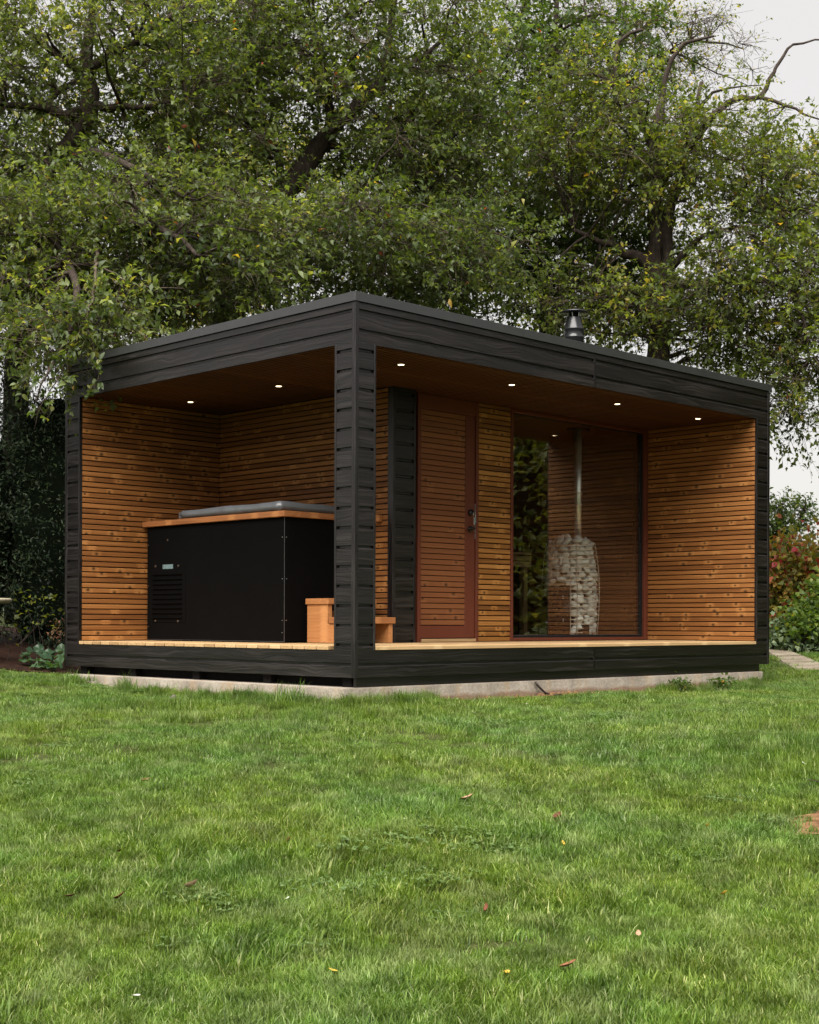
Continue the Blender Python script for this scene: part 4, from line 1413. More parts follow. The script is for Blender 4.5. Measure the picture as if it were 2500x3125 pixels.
t4, n = make_tree('green_ash_tree', 'dark-trunked tree standing further back just left of the chimney',
    [[(1676, 1500, 20.5, .17), (1678, 1150, 20.5, .16), (1676, 990, 20.5, .15), (1660, 880, 20.5, .12), (1640, 700, 20.5, .10), (1660, 450, 20.5, .08), (1690, 200, 20.5, .05), (1700, -40, 20.5, .03)],
     [(1676, 1000, 20.5, .10), (1720, 860, 20.6, .075), (1760, 700, 20.6, .05), (1800, 560, 20.6, .03)],
     [(1665, 930, 20.5, .09), (1600, 840, 20.4, .06), (1540, 780, 20.3, .04)],
     [(1640, 700, 20.5, .07), (1560, 550, 20.4, .05), (1500, 300, 20.4, .03)], [(1700, 905, 20.5, .05), (1850, 840, 20.2, .03)]],
    [(1640, 250, 20.5, 1.9, 1.4, 1.9, 64), (1560, 760, 20.0, 1.7, 1.2, 1.0, 52), (1850, 830, 19.8, 1.1, 1.0, .85, 24), (1400, 500, 20.2, 1.2, 1.0, 1.2, 22)],
    (.065, .115), M['leaf_c'], sprays=27, per=8, tint=(.42, .2), droop=.25, origin=at(1676, 1900, 20.5))
NLEAF += n
# further trees whose thin tops close the gaps at the left
t5, n = make_tree('autumn_tree', 'yellowing tree with reddish leaves glimpsed through the crab apples at the left',
    [[(520, 1500, 22, .16), (540, 900, 22, .14), (500, 500, 22, .1), (520, 100, 22, .05)], [(540, 700, 22, .08), (760, 480, 22, .05), (820, 300, 22, .03)], [(530, 800, 22, .08), (300, 600, 22, .05), (200, 420, 22, .03)]],
    [(650, 520, 22, 1.7, 1.0, 1.2, 34), (250, 520, 22, 1.6, 1.0, 1.1, 26), (480, 950, 21.5, 2.2, 1.0, .9, 36), (980, 640, 22, 1.2, 1, .9, 18)],
    (.06, .10), M['leaf_b'], sprays=24, per=8, tint=(.66, .2), droop=.2, origin=at(520, 1900, 22))
NLEAF += n
t6, n = make_tree('garden_tree', 'small upright green tree rising above the red-leaved hedge at the right edge',
    [[(2385, 1950, 23, .09), (2390, 1750, 23, .07), (2385, 1620, 23, .05), (2380, 1540, 23, .02)], [(2390, 1700, 23, .03), (2440, 1600, 23, .018), (2460, 1520, 23, .008)], [(2388, 1680, 23, .03), (2340, 1600, 23, .012)]],
    [(2368, 1640, 23, .30, .4, .26, 13), (2378, 1570, 23, .07, .15, .16, 4), (2443, 1575, 23, .07, .12, .22, 5), (2385, 1720, 23, .5, .4, .3, 16)],
    (.055, .09), M['leaf_c'], sprays=20, per=8, tint=(.55, .2), droop=.2, origin=at(2385, 1940, 23), mind=.12, clr=(.12, .22))
NLEAF += n

# hanging bough in front of the left end of the cabin: the leaves nearest the viewer one by one
def fine_leaf(wr, curl, fold):
    m_ = MB()
    xs = [0, .12, .3, .5, .7, .87, 1.0]
    ws = [.0, .3, .47, .5, .40, .2, .0]
    v, f = [], []
    for x_, w_ in zip(xs, ws):
        zc = -curl * x_ * x_
        v += [(x_, w_ * wr, zc + fold * w_), (x_, 0, zc), (x_, -w_ * wr, zc + fold * w_)]
    for i in range(6):
        for k in range(2):
            a_ = i * 3 + k
            f.append((a_ + 1, a_, a_ + 3, a_ + 4))
    me_ = bpy.data.meshes.new('leaf'); me_.from_pydata(v, [], f); me_.update()
    me_.materials.append(M['spray']); me_.shade_smooth()
    return me_


fl_ = [fine_leaf(.95, .22, .25), fine_leaf(.8, .4, .3), fine_leaf(1.05, .1, .2), fine_leaf(.85, .6, .25)]
bough = [[(300, 760, 13.9, .02), (285, 880, 13.3, .014), (262, 980, 13.0, .010), (215, 1060, 12.9, .008), (180, 1150, 12.85, .006), (128, 1230, 12.8, .004), (105, 1310, 12.8, .002)],
         [(262, 980, 13.0, .007), (290, 1060, 12.95, .005), (300, 1120, 12.95, .004), (292, 1170, 12.95, .003), (270, 1188, 12.95, .002)],
         [(215, 1060, 12.9, .006), (205, 1130, 12.85, .004), (190, 1200, 12.85, .002)],
         [(285, 880, 13.3, .008), (360, 960, 13.2, .005), (420, 1000, 13.3, .003)],
         [(250, 1000, 13.0, .006), (120, 1040, 12.9, .004), (60, 1060, 12.9, .003), (10, 1090, 12.9, .002)],
         [(180, 1150, 12.85, .005), (110, 1170, 12.8, .003), (70, 1180, 12.8, .002)],
         [(120, 1240, 12.8, .003), (150, 1270, 12.8, .002)],
         [(320, 820, 13.6, .01), (430, 870, 13.4, .007), (560, 880, 13.6, .004)]]
t1o = np.array(t1.location)
bm_ = MB()
n_leaf = 0
for i, bg in enumerate(bough):
    ln_ = smooth_line([np.append(at(a, b, c), r) for a, b, c, r in bg], .06, .008)
    bm_.tube(ln_[:, :3] - t1o, np.maximum(ln_[:, 3], .0018), 5)
    j0 = int(len(ln_) * (.3 if i in (0, 3, 7) else .12))
    for j in range(j0, len(ln_)):
        for _ in range(random.choice((0, 1, 1, 2))):
            # short side shoot carrying a rosette
            sp = ln_[j, :3]
            dv = unit(rng.normal(0, 1, 3) + np.array([0, 0, .1]) - .3 * FW)
            tip = sp + dv * random.uniform(.03, .10)
            bm_.tube([sp - t1o, tip - t1o], [.0022, .0012], 4)
            for _k in range(random.choice((2, 3, 3, 4, 5))):
                if n_leaf >= 295: break
                dl = unit(dv * .5 + rng.normal(0, .7, 3) + np.array([0, 0, .05]))
                nl = unit(np.array([0, 0, .8]) - .35 * FW + rng.normal(0, .45, 3))
                s_ = unit(np.cross(nl, dl)); n2 = np.cross(dl, s_)
                L_ = random.uniform(.045, .085)
                o = link('leaf', random.choice(fl_), t1)
                o.matrix_local = Matrix(((dl[0] * L_, s_[0] * L_ * .62, n2[0] * L_, tip[0] - t1o[0]), (dl[1] * L_, s_[1] * L_ * .62, n2[1] * L_, tip[1] - t1o[1]), (dl[2] * L_, s_[2] * L_ * .62, n2[2] * L_, tip[2] - t1o[2]), (0, 0, 0, 1)))
                n_leaf += 1
bm_.build('hanging_bough', M['twig'], t1, True)


# ------------------------------------------------------------------ hedges and shrubs
def bush(name, label, cat, boxes, n, leaf, mat, tint, stems=5, origin=None, wr=(.5, .75), spread=.8, up=.6, core=None, stem_r=.014):
    """leaves through a set of ellipsoids (world centre, radii along x, y, z)"""
    tot = sum(b[1][0] * b[1][1] * b[1][2] for b in boxes) ** 1.0
    wts = np.array([(b[1][0] * b[1][1] * b[1][2]) ** .66 for b in boxes]); wts /= wts.sum()
    c0 = np.array(boxes[0][0], float) if origin is None else np.array(origin, float)
    c0 = np.array([c0[0], c0[1], gz(c0[0], c0[1])])
    root = thing(name, label, cat, tuple(c0))
    B, Dv, Tt = [], [], []
    sm_ = MB()
    for (c, r), w in zip(boxes, wts):
        c = np.array(c, float); r = np.array(r, float)
        k = int(n * w / 6)
        off = ellipsoid_pts(k, .28)
        p = c + off * r
        # clumping: pull to nearby centres
        cc_ = c + ellipsoid_pts(max(4, k // 14), .33) * r
        near = cc_[np.argmin(((p[:, None] - cc_[None]) ** 2).sum(-1), 1)] if k * len(cc_) < 4e6 else p
        p = p * .62 + near * .38
        q = np.repeat(p, 6, 0) + rng.normal(0, leaf[1] * .9, (k * 6, 3))
        B.append(q)
        Dv.append(unit(np.repeat(off, 6, 0) * r * .8 / r.max() + rng.normal(0, spread * .6, (k * 6, 3)) + np.array([0, 0, .1])))
        Tt.append(np.repeat(rng.normal(0, .12, k), 6))
        for _ in range(stems):
            e = c + (ellipsoid_pts(1, .5)[0] * r * .8)
            g0 = np.array([c[0] + rng.normal(0, r[0] * .3), c[1] + rng.normal(0, r[1] * .3), 0]); g0[2] = gz(g0[0], g0[1])
            l_ = smooth_line([np.append(g0, stem_r), np.append((g0 + e) / 2 + rng.normal(0, min(.08, r[2] * .4), 3), stem_r * .65), np.append(e, stem_r * .3)], .3, .01)
            sm_.tube(l_[:, :3] - c0, l_[:, 3], 5)
    B = np.vstack(B); m_ = len(B)
    g_ = ground(B[:, 0], B[:, 1]); B[:, 2] = np.maximum(B[:, 2], g_ + rng.uniform(.02, .12, m_))
    nn = unit(np.array([0, 0, up]) + rng.normal(0, .5, (m_, 3)))
    tt = np.clip(rng.normal(tint[0], tint[1], m_) + np.concatenate(Tt), 0, 1)
    v, f = leaf_arrays(B - c0, np.vstack(Dv), nn, rng.uniform(leaf[0], leaf[1], m_), rng.uniform(wr[0], wr[1], m_))
    o = link('foliage', raw_mesh('foliage', v, f, 3, mat, {'tint': np.repeat(tt, 5)}), root); o['kind'] = 'stuff'
    sm_.build('stems', M['bark'], root)
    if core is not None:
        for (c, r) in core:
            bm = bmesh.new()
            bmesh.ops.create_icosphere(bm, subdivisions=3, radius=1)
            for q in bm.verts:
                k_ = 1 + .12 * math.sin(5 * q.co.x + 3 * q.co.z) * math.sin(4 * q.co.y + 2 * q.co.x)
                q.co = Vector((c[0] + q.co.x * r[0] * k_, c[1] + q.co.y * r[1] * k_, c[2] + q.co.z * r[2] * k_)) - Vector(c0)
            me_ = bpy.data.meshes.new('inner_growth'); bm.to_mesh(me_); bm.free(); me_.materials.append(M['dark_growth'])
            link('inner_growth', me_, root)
    return root


def W(px, py, d):
    return tuple(at(px, py, d))


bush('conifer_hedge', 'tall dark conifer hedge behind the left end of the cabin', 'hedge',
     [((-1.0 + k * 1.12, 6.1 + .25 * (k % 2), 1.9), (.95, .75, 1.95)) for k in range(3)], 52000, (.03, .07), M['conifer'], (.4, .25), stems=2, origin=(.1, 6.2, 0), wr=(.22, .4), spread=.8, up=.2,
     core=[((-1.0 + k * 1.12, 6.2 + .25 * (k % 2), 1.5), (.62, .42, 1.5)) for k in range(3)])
for k, (px, py, d, rr_, n_, tn) in enumerate(((2420, 1745, 19.4, (.75, .6, .50), 4200, .52), (2560, 1760, 19.6, (.8, .6, .5), 3000, .52), (2290, 1760, 20.0, (.8, .6, .5), 1500, .45))):
    bush('autumn_vine_hedge', ('red and yellow autumn vine bush right beside the right corner post', 'red-yellow vine bush cut by the right edge of the picture', 'vine bush mostly hidden behind the right corner post')[k], 'bush',
         [(W(px, py, d), rr_), (W(px, py + 110, d), (rr_[0], rr_[1], .45))], n_, (.07, .125), M['vine'], (tn, .26), origin=W(px, 1980, d), wr=(.55, .85))
bush('green_shrub', 'light green leafy shrub in front of the red-leaved bushes by the path', 'shrub', [(W(2500, 1885, 17.9), (.34, .35, .30)), (W(2455, 1915, 17.8), (.26, .25, .18)), (W(2560, 1830, 17.9), (.35, .35, .42))], 2400, (.05, .095), M['shrub'], (.5, .22), origin=W(2480, 1985, 17.9), wr=(.7, 1.0))
bush('pale_ground_plant', 'low grey-green plant between the path and the right corner post', 'plant', [(W(2385, 1950, 18.2), (.30, .3, .13)), (W(2345, 1935, 18.2), (.2, .25, .12)), (W(2430, 1968, 17.9), (.2, .2, .09))], 900, (.06, .10), M['pale'], (.5, .25), stems=2, stem_r=.005, origin=W(2385, 1985, 18.2), wr=(.6, .85))
bush('wild_undergrowth', 'yellow-green seedlings growing at the foot of the dark hedge', 'plant', [(W(90, 1845, 13.95), (.28, .2, .16)), (W(140, 1900, 13.9), (.18, .15, .08)), (W(30, 1930, 13.9), (.12, .1, .05))], 66, (.04, .07), M['yellowgreen'], (.25, .25), stems=2, stem_r=.004, origin=W(90, 1985, 13.9), wr=(.6, .8))
bush('brown_fern', 'withered brown fern frond beside the left corner of the cabin', 'plant', [(W(182, 1925, 13.75), (.05, .05, .09))], 90, (.025, .045), M['mulch_leaf'], (.5, .2), stems=2, stem_r=.003, origin=W(182, 1975, 13.75), wr=(.25, .35))
# garden side opposite the window: tall screen of trees, seen here only as reflection in the glass
for k, (x, y, lab) in enumerate(((13.0, -2.6, 'garden tree mirrored in the window glass nearest the stove'), (13.8, -5.6, 'yellow-green garden tree mirrored in the middle of the window glass'), (14.0, -8.8, 'garden tree mirrored at the left edge of the window glass'), (12.6, .6, 'garden tree beyond the right edge of the picture'), (12.8, -12.0, 'garden tree to the right of the lawn outside the picture'))):
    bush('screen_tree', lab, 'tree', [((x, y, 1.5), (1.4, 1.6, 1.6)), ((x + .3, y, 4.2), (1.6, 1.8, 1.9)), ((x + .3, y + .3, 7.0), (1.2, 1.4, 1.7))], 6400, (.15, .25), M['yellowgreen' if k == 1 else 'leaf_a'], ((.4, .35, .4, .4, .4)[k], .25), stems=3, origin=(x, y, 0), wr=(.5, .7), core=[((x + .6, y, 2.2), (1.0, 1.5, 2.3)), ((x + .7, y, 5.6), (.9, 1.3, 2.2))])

# broad-leaved plant at the left corner
bl0 = on_ground(125, 2040)
bp = thing('bergenia_plant', 'low clump of broad round green leaves at the left corner of the cabin', 'plant', tuple(bl0))
def round_leaf():
    m_ = MB()
    v, f = [(0, 0, 0)], []
    nr, ns = 4, 16
    for i in range(1, nr + 1):
        for k in range(ns):
            g = -math.pi + 2 * math.pi * (k + .5) / ns
            rr_ = i / nr * (.5 + .05 * math.cos(3 * g)) * (1 - .32 * (abs(g) > 2.7))
            x_, y_ = rr_ * math.cos(g) * 1.12 + .36 * i / nr * 0, rr_ * math.sin(g)
            v.append((x_ + .42, y_, .10 * (i / nr) ** 2 * math.sin(4 * g + 1) - .16 * x_ * x_ + .12 * abs(y_)))
    v[0] = (.42, 0, 0)
    for k in range(ns):
        f.append((0, 1 + k, 1 + (k + 1) % ns))
    for i in range(1, nr):
        for k in range(ns):
            a_, b_ = 1 + (i - 1) * ns + k, 1 + (i - 1) * ns + (k + 1) % ns
            f.append((a_, a_ + ns, b_ + ns, b_))
    return m_.add(v, f).mesh('leaf', M['broad'], True)
rl = round_leaf()
for px, py, s_ in ((80, 1995, .12), (95, 2015, .12), (110, 1985, .13), (118, 2010, .14), (135, 1978, .12), (142, 2000, .14), (150, 1985, .12), (160, 2005, .14), (172, 1975, .14), (178, 1995, .15), (188, 1985, .12), (185, 2010, .13), (100, 2030, .11), (125, 2025, .12), (150, 2025, .13), (168, 2035, .15), (180, 2030, .13), (160, 2045, .12), (92, 2000, .1), (130, 2040, .1), (70, 2008, .1), (145, 2012, .12), (165, 1990, .12)):
    p_ = at(px, py + 4, 13.42 + (2040 - py) / 150 + random.uniform(-.06, .06))
    p_[2] = max(p_[2], gz(p_[0], p_[1]) + .05)
    lx = Vector((random.uniform(-1, 1), random.uniform(-1, 1), random.uniform(-.1, .5))) - Vector(FW) * .9
    lx.normalize()
    nz = Vector((random.uniform(-.5, .5), random.uniform(-.5, .5), 1.0)) - Vector(FW) * .65
    sy = nz.cross(lx).normalized(); nz = lx.cross(sy).normalized()
    q_ = Vector(p_) - Vector(bl0)
    o = link('leaf', rl, bp)
    k_ = s_ * .88
    o.matrix_local = Matrix(((lx.x * k_, sy.x * k_, nz.x * k_, q_.x), (lx.y * k_, sy.y * k_, nz.y * k_, q_.y), (lx.z * k_, sy.z * k_, nz.z * k_, q_.z), (0, 0, 0, 1)))
    g_ = Vector((q_.x * .6, q_.y * .6, gz(bl0[0] + q_.x * .6, bl0[1] + q_.y * .6) - bl0[2]))
    MB().tube([g_, q_], [.005, .004], 5).build('stalk', M['broad'], bp)

# stepping-stone path at the right
PATHQ = []
path = bpy.data.objects.new('path', None); COL.objects.link(path)
tag(path, 'path of stone slabs set in the grass at the right edge', kind='structure')
for quad in (((2338, 1990), (2412, 1991), (2448, 2004), (2362, 2007)), ((2366, 2009), (2452, 2006), (2490, 2022), (2388, 2026)), ((2392, 2028), (2494, 2024), (2560, 2042), (2420, 2046)), ((2300, 1978), (2370, 1978), (2405, 1989), (2330, 1989))):
    P = [on_ground(*q) for q in quad]
    PATHQ.append([(p_[0], p_[1]) for p_ in P])
    m_ = MB()
    top = [tuple(p_ + np.array([0, 0, .022])) for p_ in P]; bot = [tuple(p_ - np.array([0, 0, .06])) for p_ in P]
    bm = bmesh.new()
    vt = [bm.verts.new(p_) for p_ in top]; vb = [bm.verts.new(p_) for p_ in bot]
    bm.faces.new(vt); bm.faces.new(vb[::-1])
    for i in range(4): bm.faces.new((vt[i], vb[i], vb[(i + 1) % 4], vt[(i + 1) % 4]))
    bmesh.ops.recalc_face_normals(bm, faces=bm.faces[:])
    bmesh.ops.bevel(bm, geom=bm.edges[:], offset=.012, segments=2, affect='EDGES')
    me = bpy.data.meshes.new('paving_slab'); bm.to_mesh(me); bm.free(); me.materials.append(M['paving'])
    link('paving_slab', me, path)

# round stone table at the left edge
tp = at(-75, 1835, 13.6)
tb = thing('garden_table', 'round weathered stone table top cut by the left edge of the picture', 'table', (float(tp[0]), float(tp[1]), gz(tp[0], tp[1])))
hz = float(tp[2]) - tb.location.z
MB().lathe([(.05, hz - .02), (.30, hz - .018), (.335, hz), (.34, hz + .018), (.325, hz + .03), (.05, hz + .034)], 40).build('table_top', M['weathered'], tb, True)
MB().lathe([(.17, -.05), (.16, .05), (.09, .12), (.07, hz * .6), (.10, hz - .019)], 24).build('pedestal', M['weathered'], tb, True)

# ------------------------------------------------------------------ grass
def grass_tile(k, n, R, lean, lrange, comb, dryp):
    g = np.random.default_rng(100 + k)
    a = g.random(n) * 2 * np.pi
    r = R * np.sqrt(g.random(n)) * g.uniform(.55, 1, n)
    # blades grow in small tufts
    tuft = g.normal(0, R * .5, (26, 2))
    base = np.stack([r * np.cos(a), r * np.sin(a)], 1)
    ti = g.integers(0, 26, n)
    m = g.random(n) < .55
    base[m] = tuft[ti[m]] + g.normal(0, .014, (m.sum(), 2))
    th = g.random(n) * 2 * np.pi
    out = np.stack([np.cos(th), np.sin(th)], 1) * g.uniform(.2, 1, (n, 1)) * lean + np.array([comb, 0])
    L = g.uniform(*lrange, n) * (1 + .25 * g.normal(size=n)).clip(.4, 1.7)
    w = g.uniform(.0024, .0046, n)
    l2 = np.linalg.norm(out, axis=1, keepdims=True)
    hor = out / (l2 + 1e-6)
    ang = np.arctan(l2[:, 0])                              # mean lean from upright
    side = np.stack([-hor[:, 1], hor[:, 0]], 1)
    tw = g.normal(0, .5, n)
    sx = np.stack([side[:, 0] * np.cos(tw) + hor[:, 0] * np.sin(tw), side[:, 1] * np.cos(tw) + hor[:, 1] * np.sin(tw), 0 * tw], 1)
    V = np.zeros((n, 7, 3))
    p = np.concatenate([base, -.006 * np.ones((n, 1))], 1)
    ww = [1.0, .9, .62]
    for i, (f0, aa) in enumerate(((0, .35), (.38, .9), (.74, 1.45))):
        V[:, 2 * i] = p + sx * (w * ww[i] / 2)[:, None]
        V[:, 2 * i + 1] = p - sx * (w * ww[i] / 2)[:, None]
        an = np.minimum(ang * aa, 1.75)
        step = (.38, .36, .26)[i]
        p = p + np.concatenate([hor * np.sin(an)[:, None], np.cos(an)[:, None]], 1) * (L * step)[:, None]
        p[:, 2] = np.maximum(p[:, 2], .004)
    V[:, 6] = p
    tri = np.array([0, 1, 3, 0, 3, 2, 2, 3, 5, 2, 5, 4, 4, 5, 6])
    f = (np.arange(n)[:, None] * 7 + tri).ravel()
    t = np.clip(g.normal(.46, .2, n), 0, .9)
    dr = g.random(n) < dryp
    t[dr] = g.uniform(.92, 1, dr.sum())
    return raw_mesh('grass_tile', V.reshape(-1, 3), f, 3, M['grass'], {'tint': np.repeat(t, 7)})


tiles = bpy.data.collections.new('grass_tiles')
specs = [(680, .20, .9, (.020, .040), 0.0, .03), (680, .20, 1.2, (.020, .043), .1, .05), (640, .20, 1.4, (.025, .055), .3, .07), (600, .19, 1.6, (.03, .060), .6, .10),
         (680, .20, 1.8, (.02, .040), .1, .09), (420, .15, .75, (.04, .075), .2, .02), (560, .20, 1.7, (.02, .042), .5, .25), (260, .09, .6, (.06, .13), .1, .03)]
for k, s_ in enumerate(specs):
    o = bpy.data.objects.new('grass_tile_%d' % k, grass_tile(k, *s_))
    tiles.objects.link(o)


# clover and small broad weeds between the blades
cg = np.random.default_rng(77)
cb, cd, cn_, cl = [], [], [], []
for _ in range(75):
    a_, r_ = cg.random() * 6.28, .17 * math.sqrt(cg.random())
    h_ = cg.uniform(.018, .042)
    o_ = np.array([r_ * math.cos(a_), r_ * math.sin(a_), h_])
    t0 = cg.random() * 6.28
    for k in range(3):
        t_ = t0 + k * 2.09
        cb.append(o_); cd.append((math.cos(t_), math.sin(t_), cg.normal(.1, .2))); cn_.append((cg.normal(0, .25), cg.normal(0, .25), 1)); cl.append(cg.uniform(.010, .017))
v, f = leaf_arrays(np.array(cb), np.array(cd), np.array(cn_), np.array(cl), .95)
cw = bpy.data.objects.new('grass_tile_8', raw_mesh('grass_tile', v, f, 3, M['clover'], {'tint': np.repeat(cg.uniform(.2, .8, len(cb)), 5)}))
tiles.objects.link(cw)


def vnoise(x, y, sc, seed):
    g = np.random.default_rng(seed)
    T = g.random((64, 64))
    X, Y = x * sc, y * sc
    i, j = np.floor(X).astype(int), np.floor(Y).astype(int)
    u, v = X - i, Y - j
    u, v = u * u * (3 - 2 * u), v * v * (3 - 2 * v)
    q = lambda a, b: T[a % 64, b % 64]
    return (q(i, j) * (1 - u) + q(i + 1, j) * u) * (1 - v) + (q(i, j + 1) * (1 - u) + q(i + 1, j + 1) * u) * v


g = np.random.default_rng(5)
NP = 6000
dd = np.sqrt(g.uniform(3.3 ** 2, 19.5 ** 2, NP)); uu = g.uniform(-.335, .335, NP) * dd
dd2 = np.sqrt(g.uniform(3.3 ** 2, 8.0 ** 2, 1300)); uu2 = g.uniform(-.335, .335, 1300) * dd2
NS = 4600                                   # the lawn goes on to both sides of the picture
dd3 = g.uniform(1.8, 17.0, NS); uu3 = (.33 * dd3 + g.uniform(0, 3.8, NS)) * g.choice([-1, 1], NS)
dd, uu = np.concatenate([dd, dd2, dd3]), np.concatenate([uu, uu2, uu3])
px_ = CAM[0] + dd * FW[0] + uu * RT[0]; py_ = CAM[1] + dd * FW[1] + uu * RT[1]
ok = ~((px_ > -.22) & (px_ < 5.80) & (py_ > -.11))
ok &= ~((px_ <= 0) & (px_ + py_ > 3.72 + .10 * np.sin(3.1 * px_)))
ok &= ~((px_ > 5.76) & (dd > 18.2))
ok &= py_ < 6
# a strip of bare clay along the middle of the front of the slab, thin worn spots in the lawn
worn = vnoise(px_, py_, 1.7, 3) + .35 * vnoise(px_, py_, 5.0, 4)
ok &= ~((worn > 1.06) & (g.random(len(px_)) < .8))
ok &= ~((px_ > .55) & (px_ < 3.7) & (py_ > -.17 + .05 * np.sin(5 * px_)) & (g.random(len(px_)) < .8))
for Q in PATHQ:
    cx_, cy2 = np.mean([q[0] for q in Q]), np.mean([q[1] for q in Q])
    ins = np.ones(len(px_), bool)
    sgn = None
    for (xa, ya), (xb, yb_) in zip(Q, Q[1:] + Q[:1]):
        L2 = math.hypot(xb - xa, yb_ - ya)
        sd = ((xb - xa) * (py_ - ya) - (yb_ - ya) * (px_ - xa)) / L2
        s0 = ((xb - xa) * (cy2 - ya) - (yb_ - ya) * (cx_ - xa)) / L2
        ins &= sd * np.sign(s0) > -.10
    ok &= ~ins
hp = on_ground(2480, 2510)
ok &= ~((((px_ - hp[0] - .12) / .42) ** 2 + ((py_ - hp[1] + .1) / .30) ** 2) < 1)
px_, py_, dd = px_[ok], py_[ok], dd[ok]
n = len(px_)
f1 = vnoise(px_, py_, .8, 21); f2 = vnoise(px_, py_, 2.3, 22); f3 = vnoise(px_, py_, .55, 23)
vid = np.where(f2 < .32, g.choice([0, 1], n), np.where(f2 < .58, g.choice([1, 2, 4], n), np.where(f2 < .74, g.choice([2, 3], n), g.choice([3, 4, 6], n))))
lush = (f1 > .70) & (g.random(n) < .55)
vid[lush] = 5
edge = ((px_ > -.42) & (px_ < 5.9) & (py_ > -.26) & (py_ < 3.4)) & ~((px_ > .5) & (px_ < 3.6))
vid[edge & (g.random(n) < .3)] = 7
vid[(g.random(n) < .05) & (vnoise(px_, py_, 1.1, 31) > .6)] = 8
rotz = np.where(g.random(n) < .45, g.random(n) * 6.28, f3 * 17.0 + g.normal(0, .8, n))
rotz[vid < 2] = g.random((vid < 2).sum()) * 6.28
scl = (.62 + .42 * vnoise(px_, py_, 1.3, 24) + .5 * vnoise(px_, py_, 3.6, 25) ** 2) * g.uniform(.8, 1.2, n)
scl *= np.where(dd > 11, .9, 1.0)
# uncut tufts where the mower does not reach, against the slab
ne = 190
ea = g.random(ne)
tx = np.where(ea < .5, g.uniform(-.2, .75, ne), g.uniform(3.6, 5.8, ne)); ty = -.035 - np.abs(g.normal(0, .03, ne))
lf = g.random(ne) < .55
ty = np.where(lf, g.choice([.3, .9, 1.0, 1.1, 1.75, 2.3], ne) + g.normal(0, .16, ne), ty); tx = np.where(lf, -.15 - np.abs(g.normal(0, .03, ne)), tx)
px_, py_ = np.concatenate([px_, tx]), np.concatenate([py_, ty]); vid = np.concatenate([vid, np.full(ne, 7)])
rotz = np.concatenate([rotz, g.random(ne) * 6.28]); scl = np.concatenate([scl, g.uniform(.35, .95, ne)]); n = len(px_)
pz_ = ground(px_, py_)
gm = bpy.data.meshes.new('lawn_grass')
gm.vertices.add(n)
gm.vertices.foreach_set('co', np.stack([px_, py_, pz_], 1).astype(np.float32).ravel())
for nm, typ, arr in (('vid', 'INT', vid.astype(np.int32)), ('scl', 'FLOAT', scl.astype(np.float32))):
    a = gm.attributes.new(nm, typ, 'POINT'); a.data.foreach_set('value', arr)
a = gm.attributes.new('rot', 'FLOAT_VECTOR', 'POINT')
a.data.foreach_set('vector', np.stack([0 * rotz, 0 * rotz, rotz], 1).astype(np.float32).ravel())
gm.update()
go = link('lawn_grass', gm)
tag(go, 'short green uneven grass of the lawn', 'grass', kind='stuff')
ng = bpy.data.node_groups.new('scatter_grass', 'GeometryNodeTree')
ng.interface.new_socket('Geometry', in_out='INPUT', socket_type='NodeSocketGeometry')
ng.interface.new_socket('Geometry', in_out='OUTPUT', socket_type='NodeSocketGeometry')
gi, gout = ng.nodes.new('NodeGroupInput'), ng.nodes.new('NodeGroupOutput')
iop = ng.nodes.new('GeometryNodeInstanceOnPoints'); ci = ng.nodes.new('GeometryNodeCollectionInfo')
ci.inputs['Collection'].default_value = tiles
ci.inputs['Separate Children'].default_value = True
ci.inputs['Reset Children'].default_value = True
iop.inputs['Pick Instance'].default_value = True
def named(nm, typ):
    q = ng.nodes.new('GeometryNodeInputNamedAttribute'); q.data_type = typ; q.inputs['Name'].default_value = nm
    return [s for s in q.outputs if s.enabled and s.name == 'Attribute'][0]
L_ = ng.links.new
L_(gi.outputs[0], iop.inputs['Points']); L_(ci.outputs[0], iop.inputs['Instance'])
L_(named('vid', 'INT'), iop.inputs['Instance Index'])
L_(named('rot', 'FLOAT_VECTOR'), iop.inputs['Rotation'])
L_(named('scl', 'FLOAT'), iop.inputs['Scale'])
L_(iop.outputs[0], gout.inputs[0])
md = go.modifiers.new('scatter', 'NODES'); md.node_group = ng

# ------------------------------------------------------------------ small things on the ground
def litter_leaf(wr, curl, mat):
    m_ = MB()
    xs = [0, .15, .35, .55, .75, .9, 1.0]; ws = [.02, .3, .48, .5, .38, .2, .01]
    v, f = [], []
    for x_, w_ in zip(xs, ws):
        zc = curl * (x_ - .4) ** 2
        v += [(x_, w_ * wr, zc + .3 * w_ * curl), (x_, 0, zc - .02), (x_, -w_ * wr, zc + .5 * w_ * curl)]
    for i in range(6):
        for k in range(2):
            a_ = i * 3 + k
            f.append((a_, a_ + 1, a_ + 4, a_ + 3))
    return m_.add(v, f).mesh('fallen_leaf', mat, True)


dead = [litter_leaf(.6, .9, M['dead']), litter_leaf(.45, 1.4, M['dead']), litter_leaf(.75, .6, M['dead'])]
yel = litter_leaf(.6, .8, M['yellow_leaf']); pet = litter_leaf(.7, .6, M['petal'])
def drop(px, py, L, me_, name, lab, cat, grp, yaw=None, tilt=.35, lift=.035):
    p_ = on_ground(px, py)
    o = link(name, me_, None)
    o.location = (float(p_[0]), float(p_[1]), float(p_[2]) + lift)
    o.rotation_euler = (random.uniform(-tilt, tilt), random.uniform(-tilt, tilt) - .15, yaw if yaw is not None else random.uniform(0, 6.28))
    o.scale = (L, L, L)
    return tag(o, lab, cat, grp)


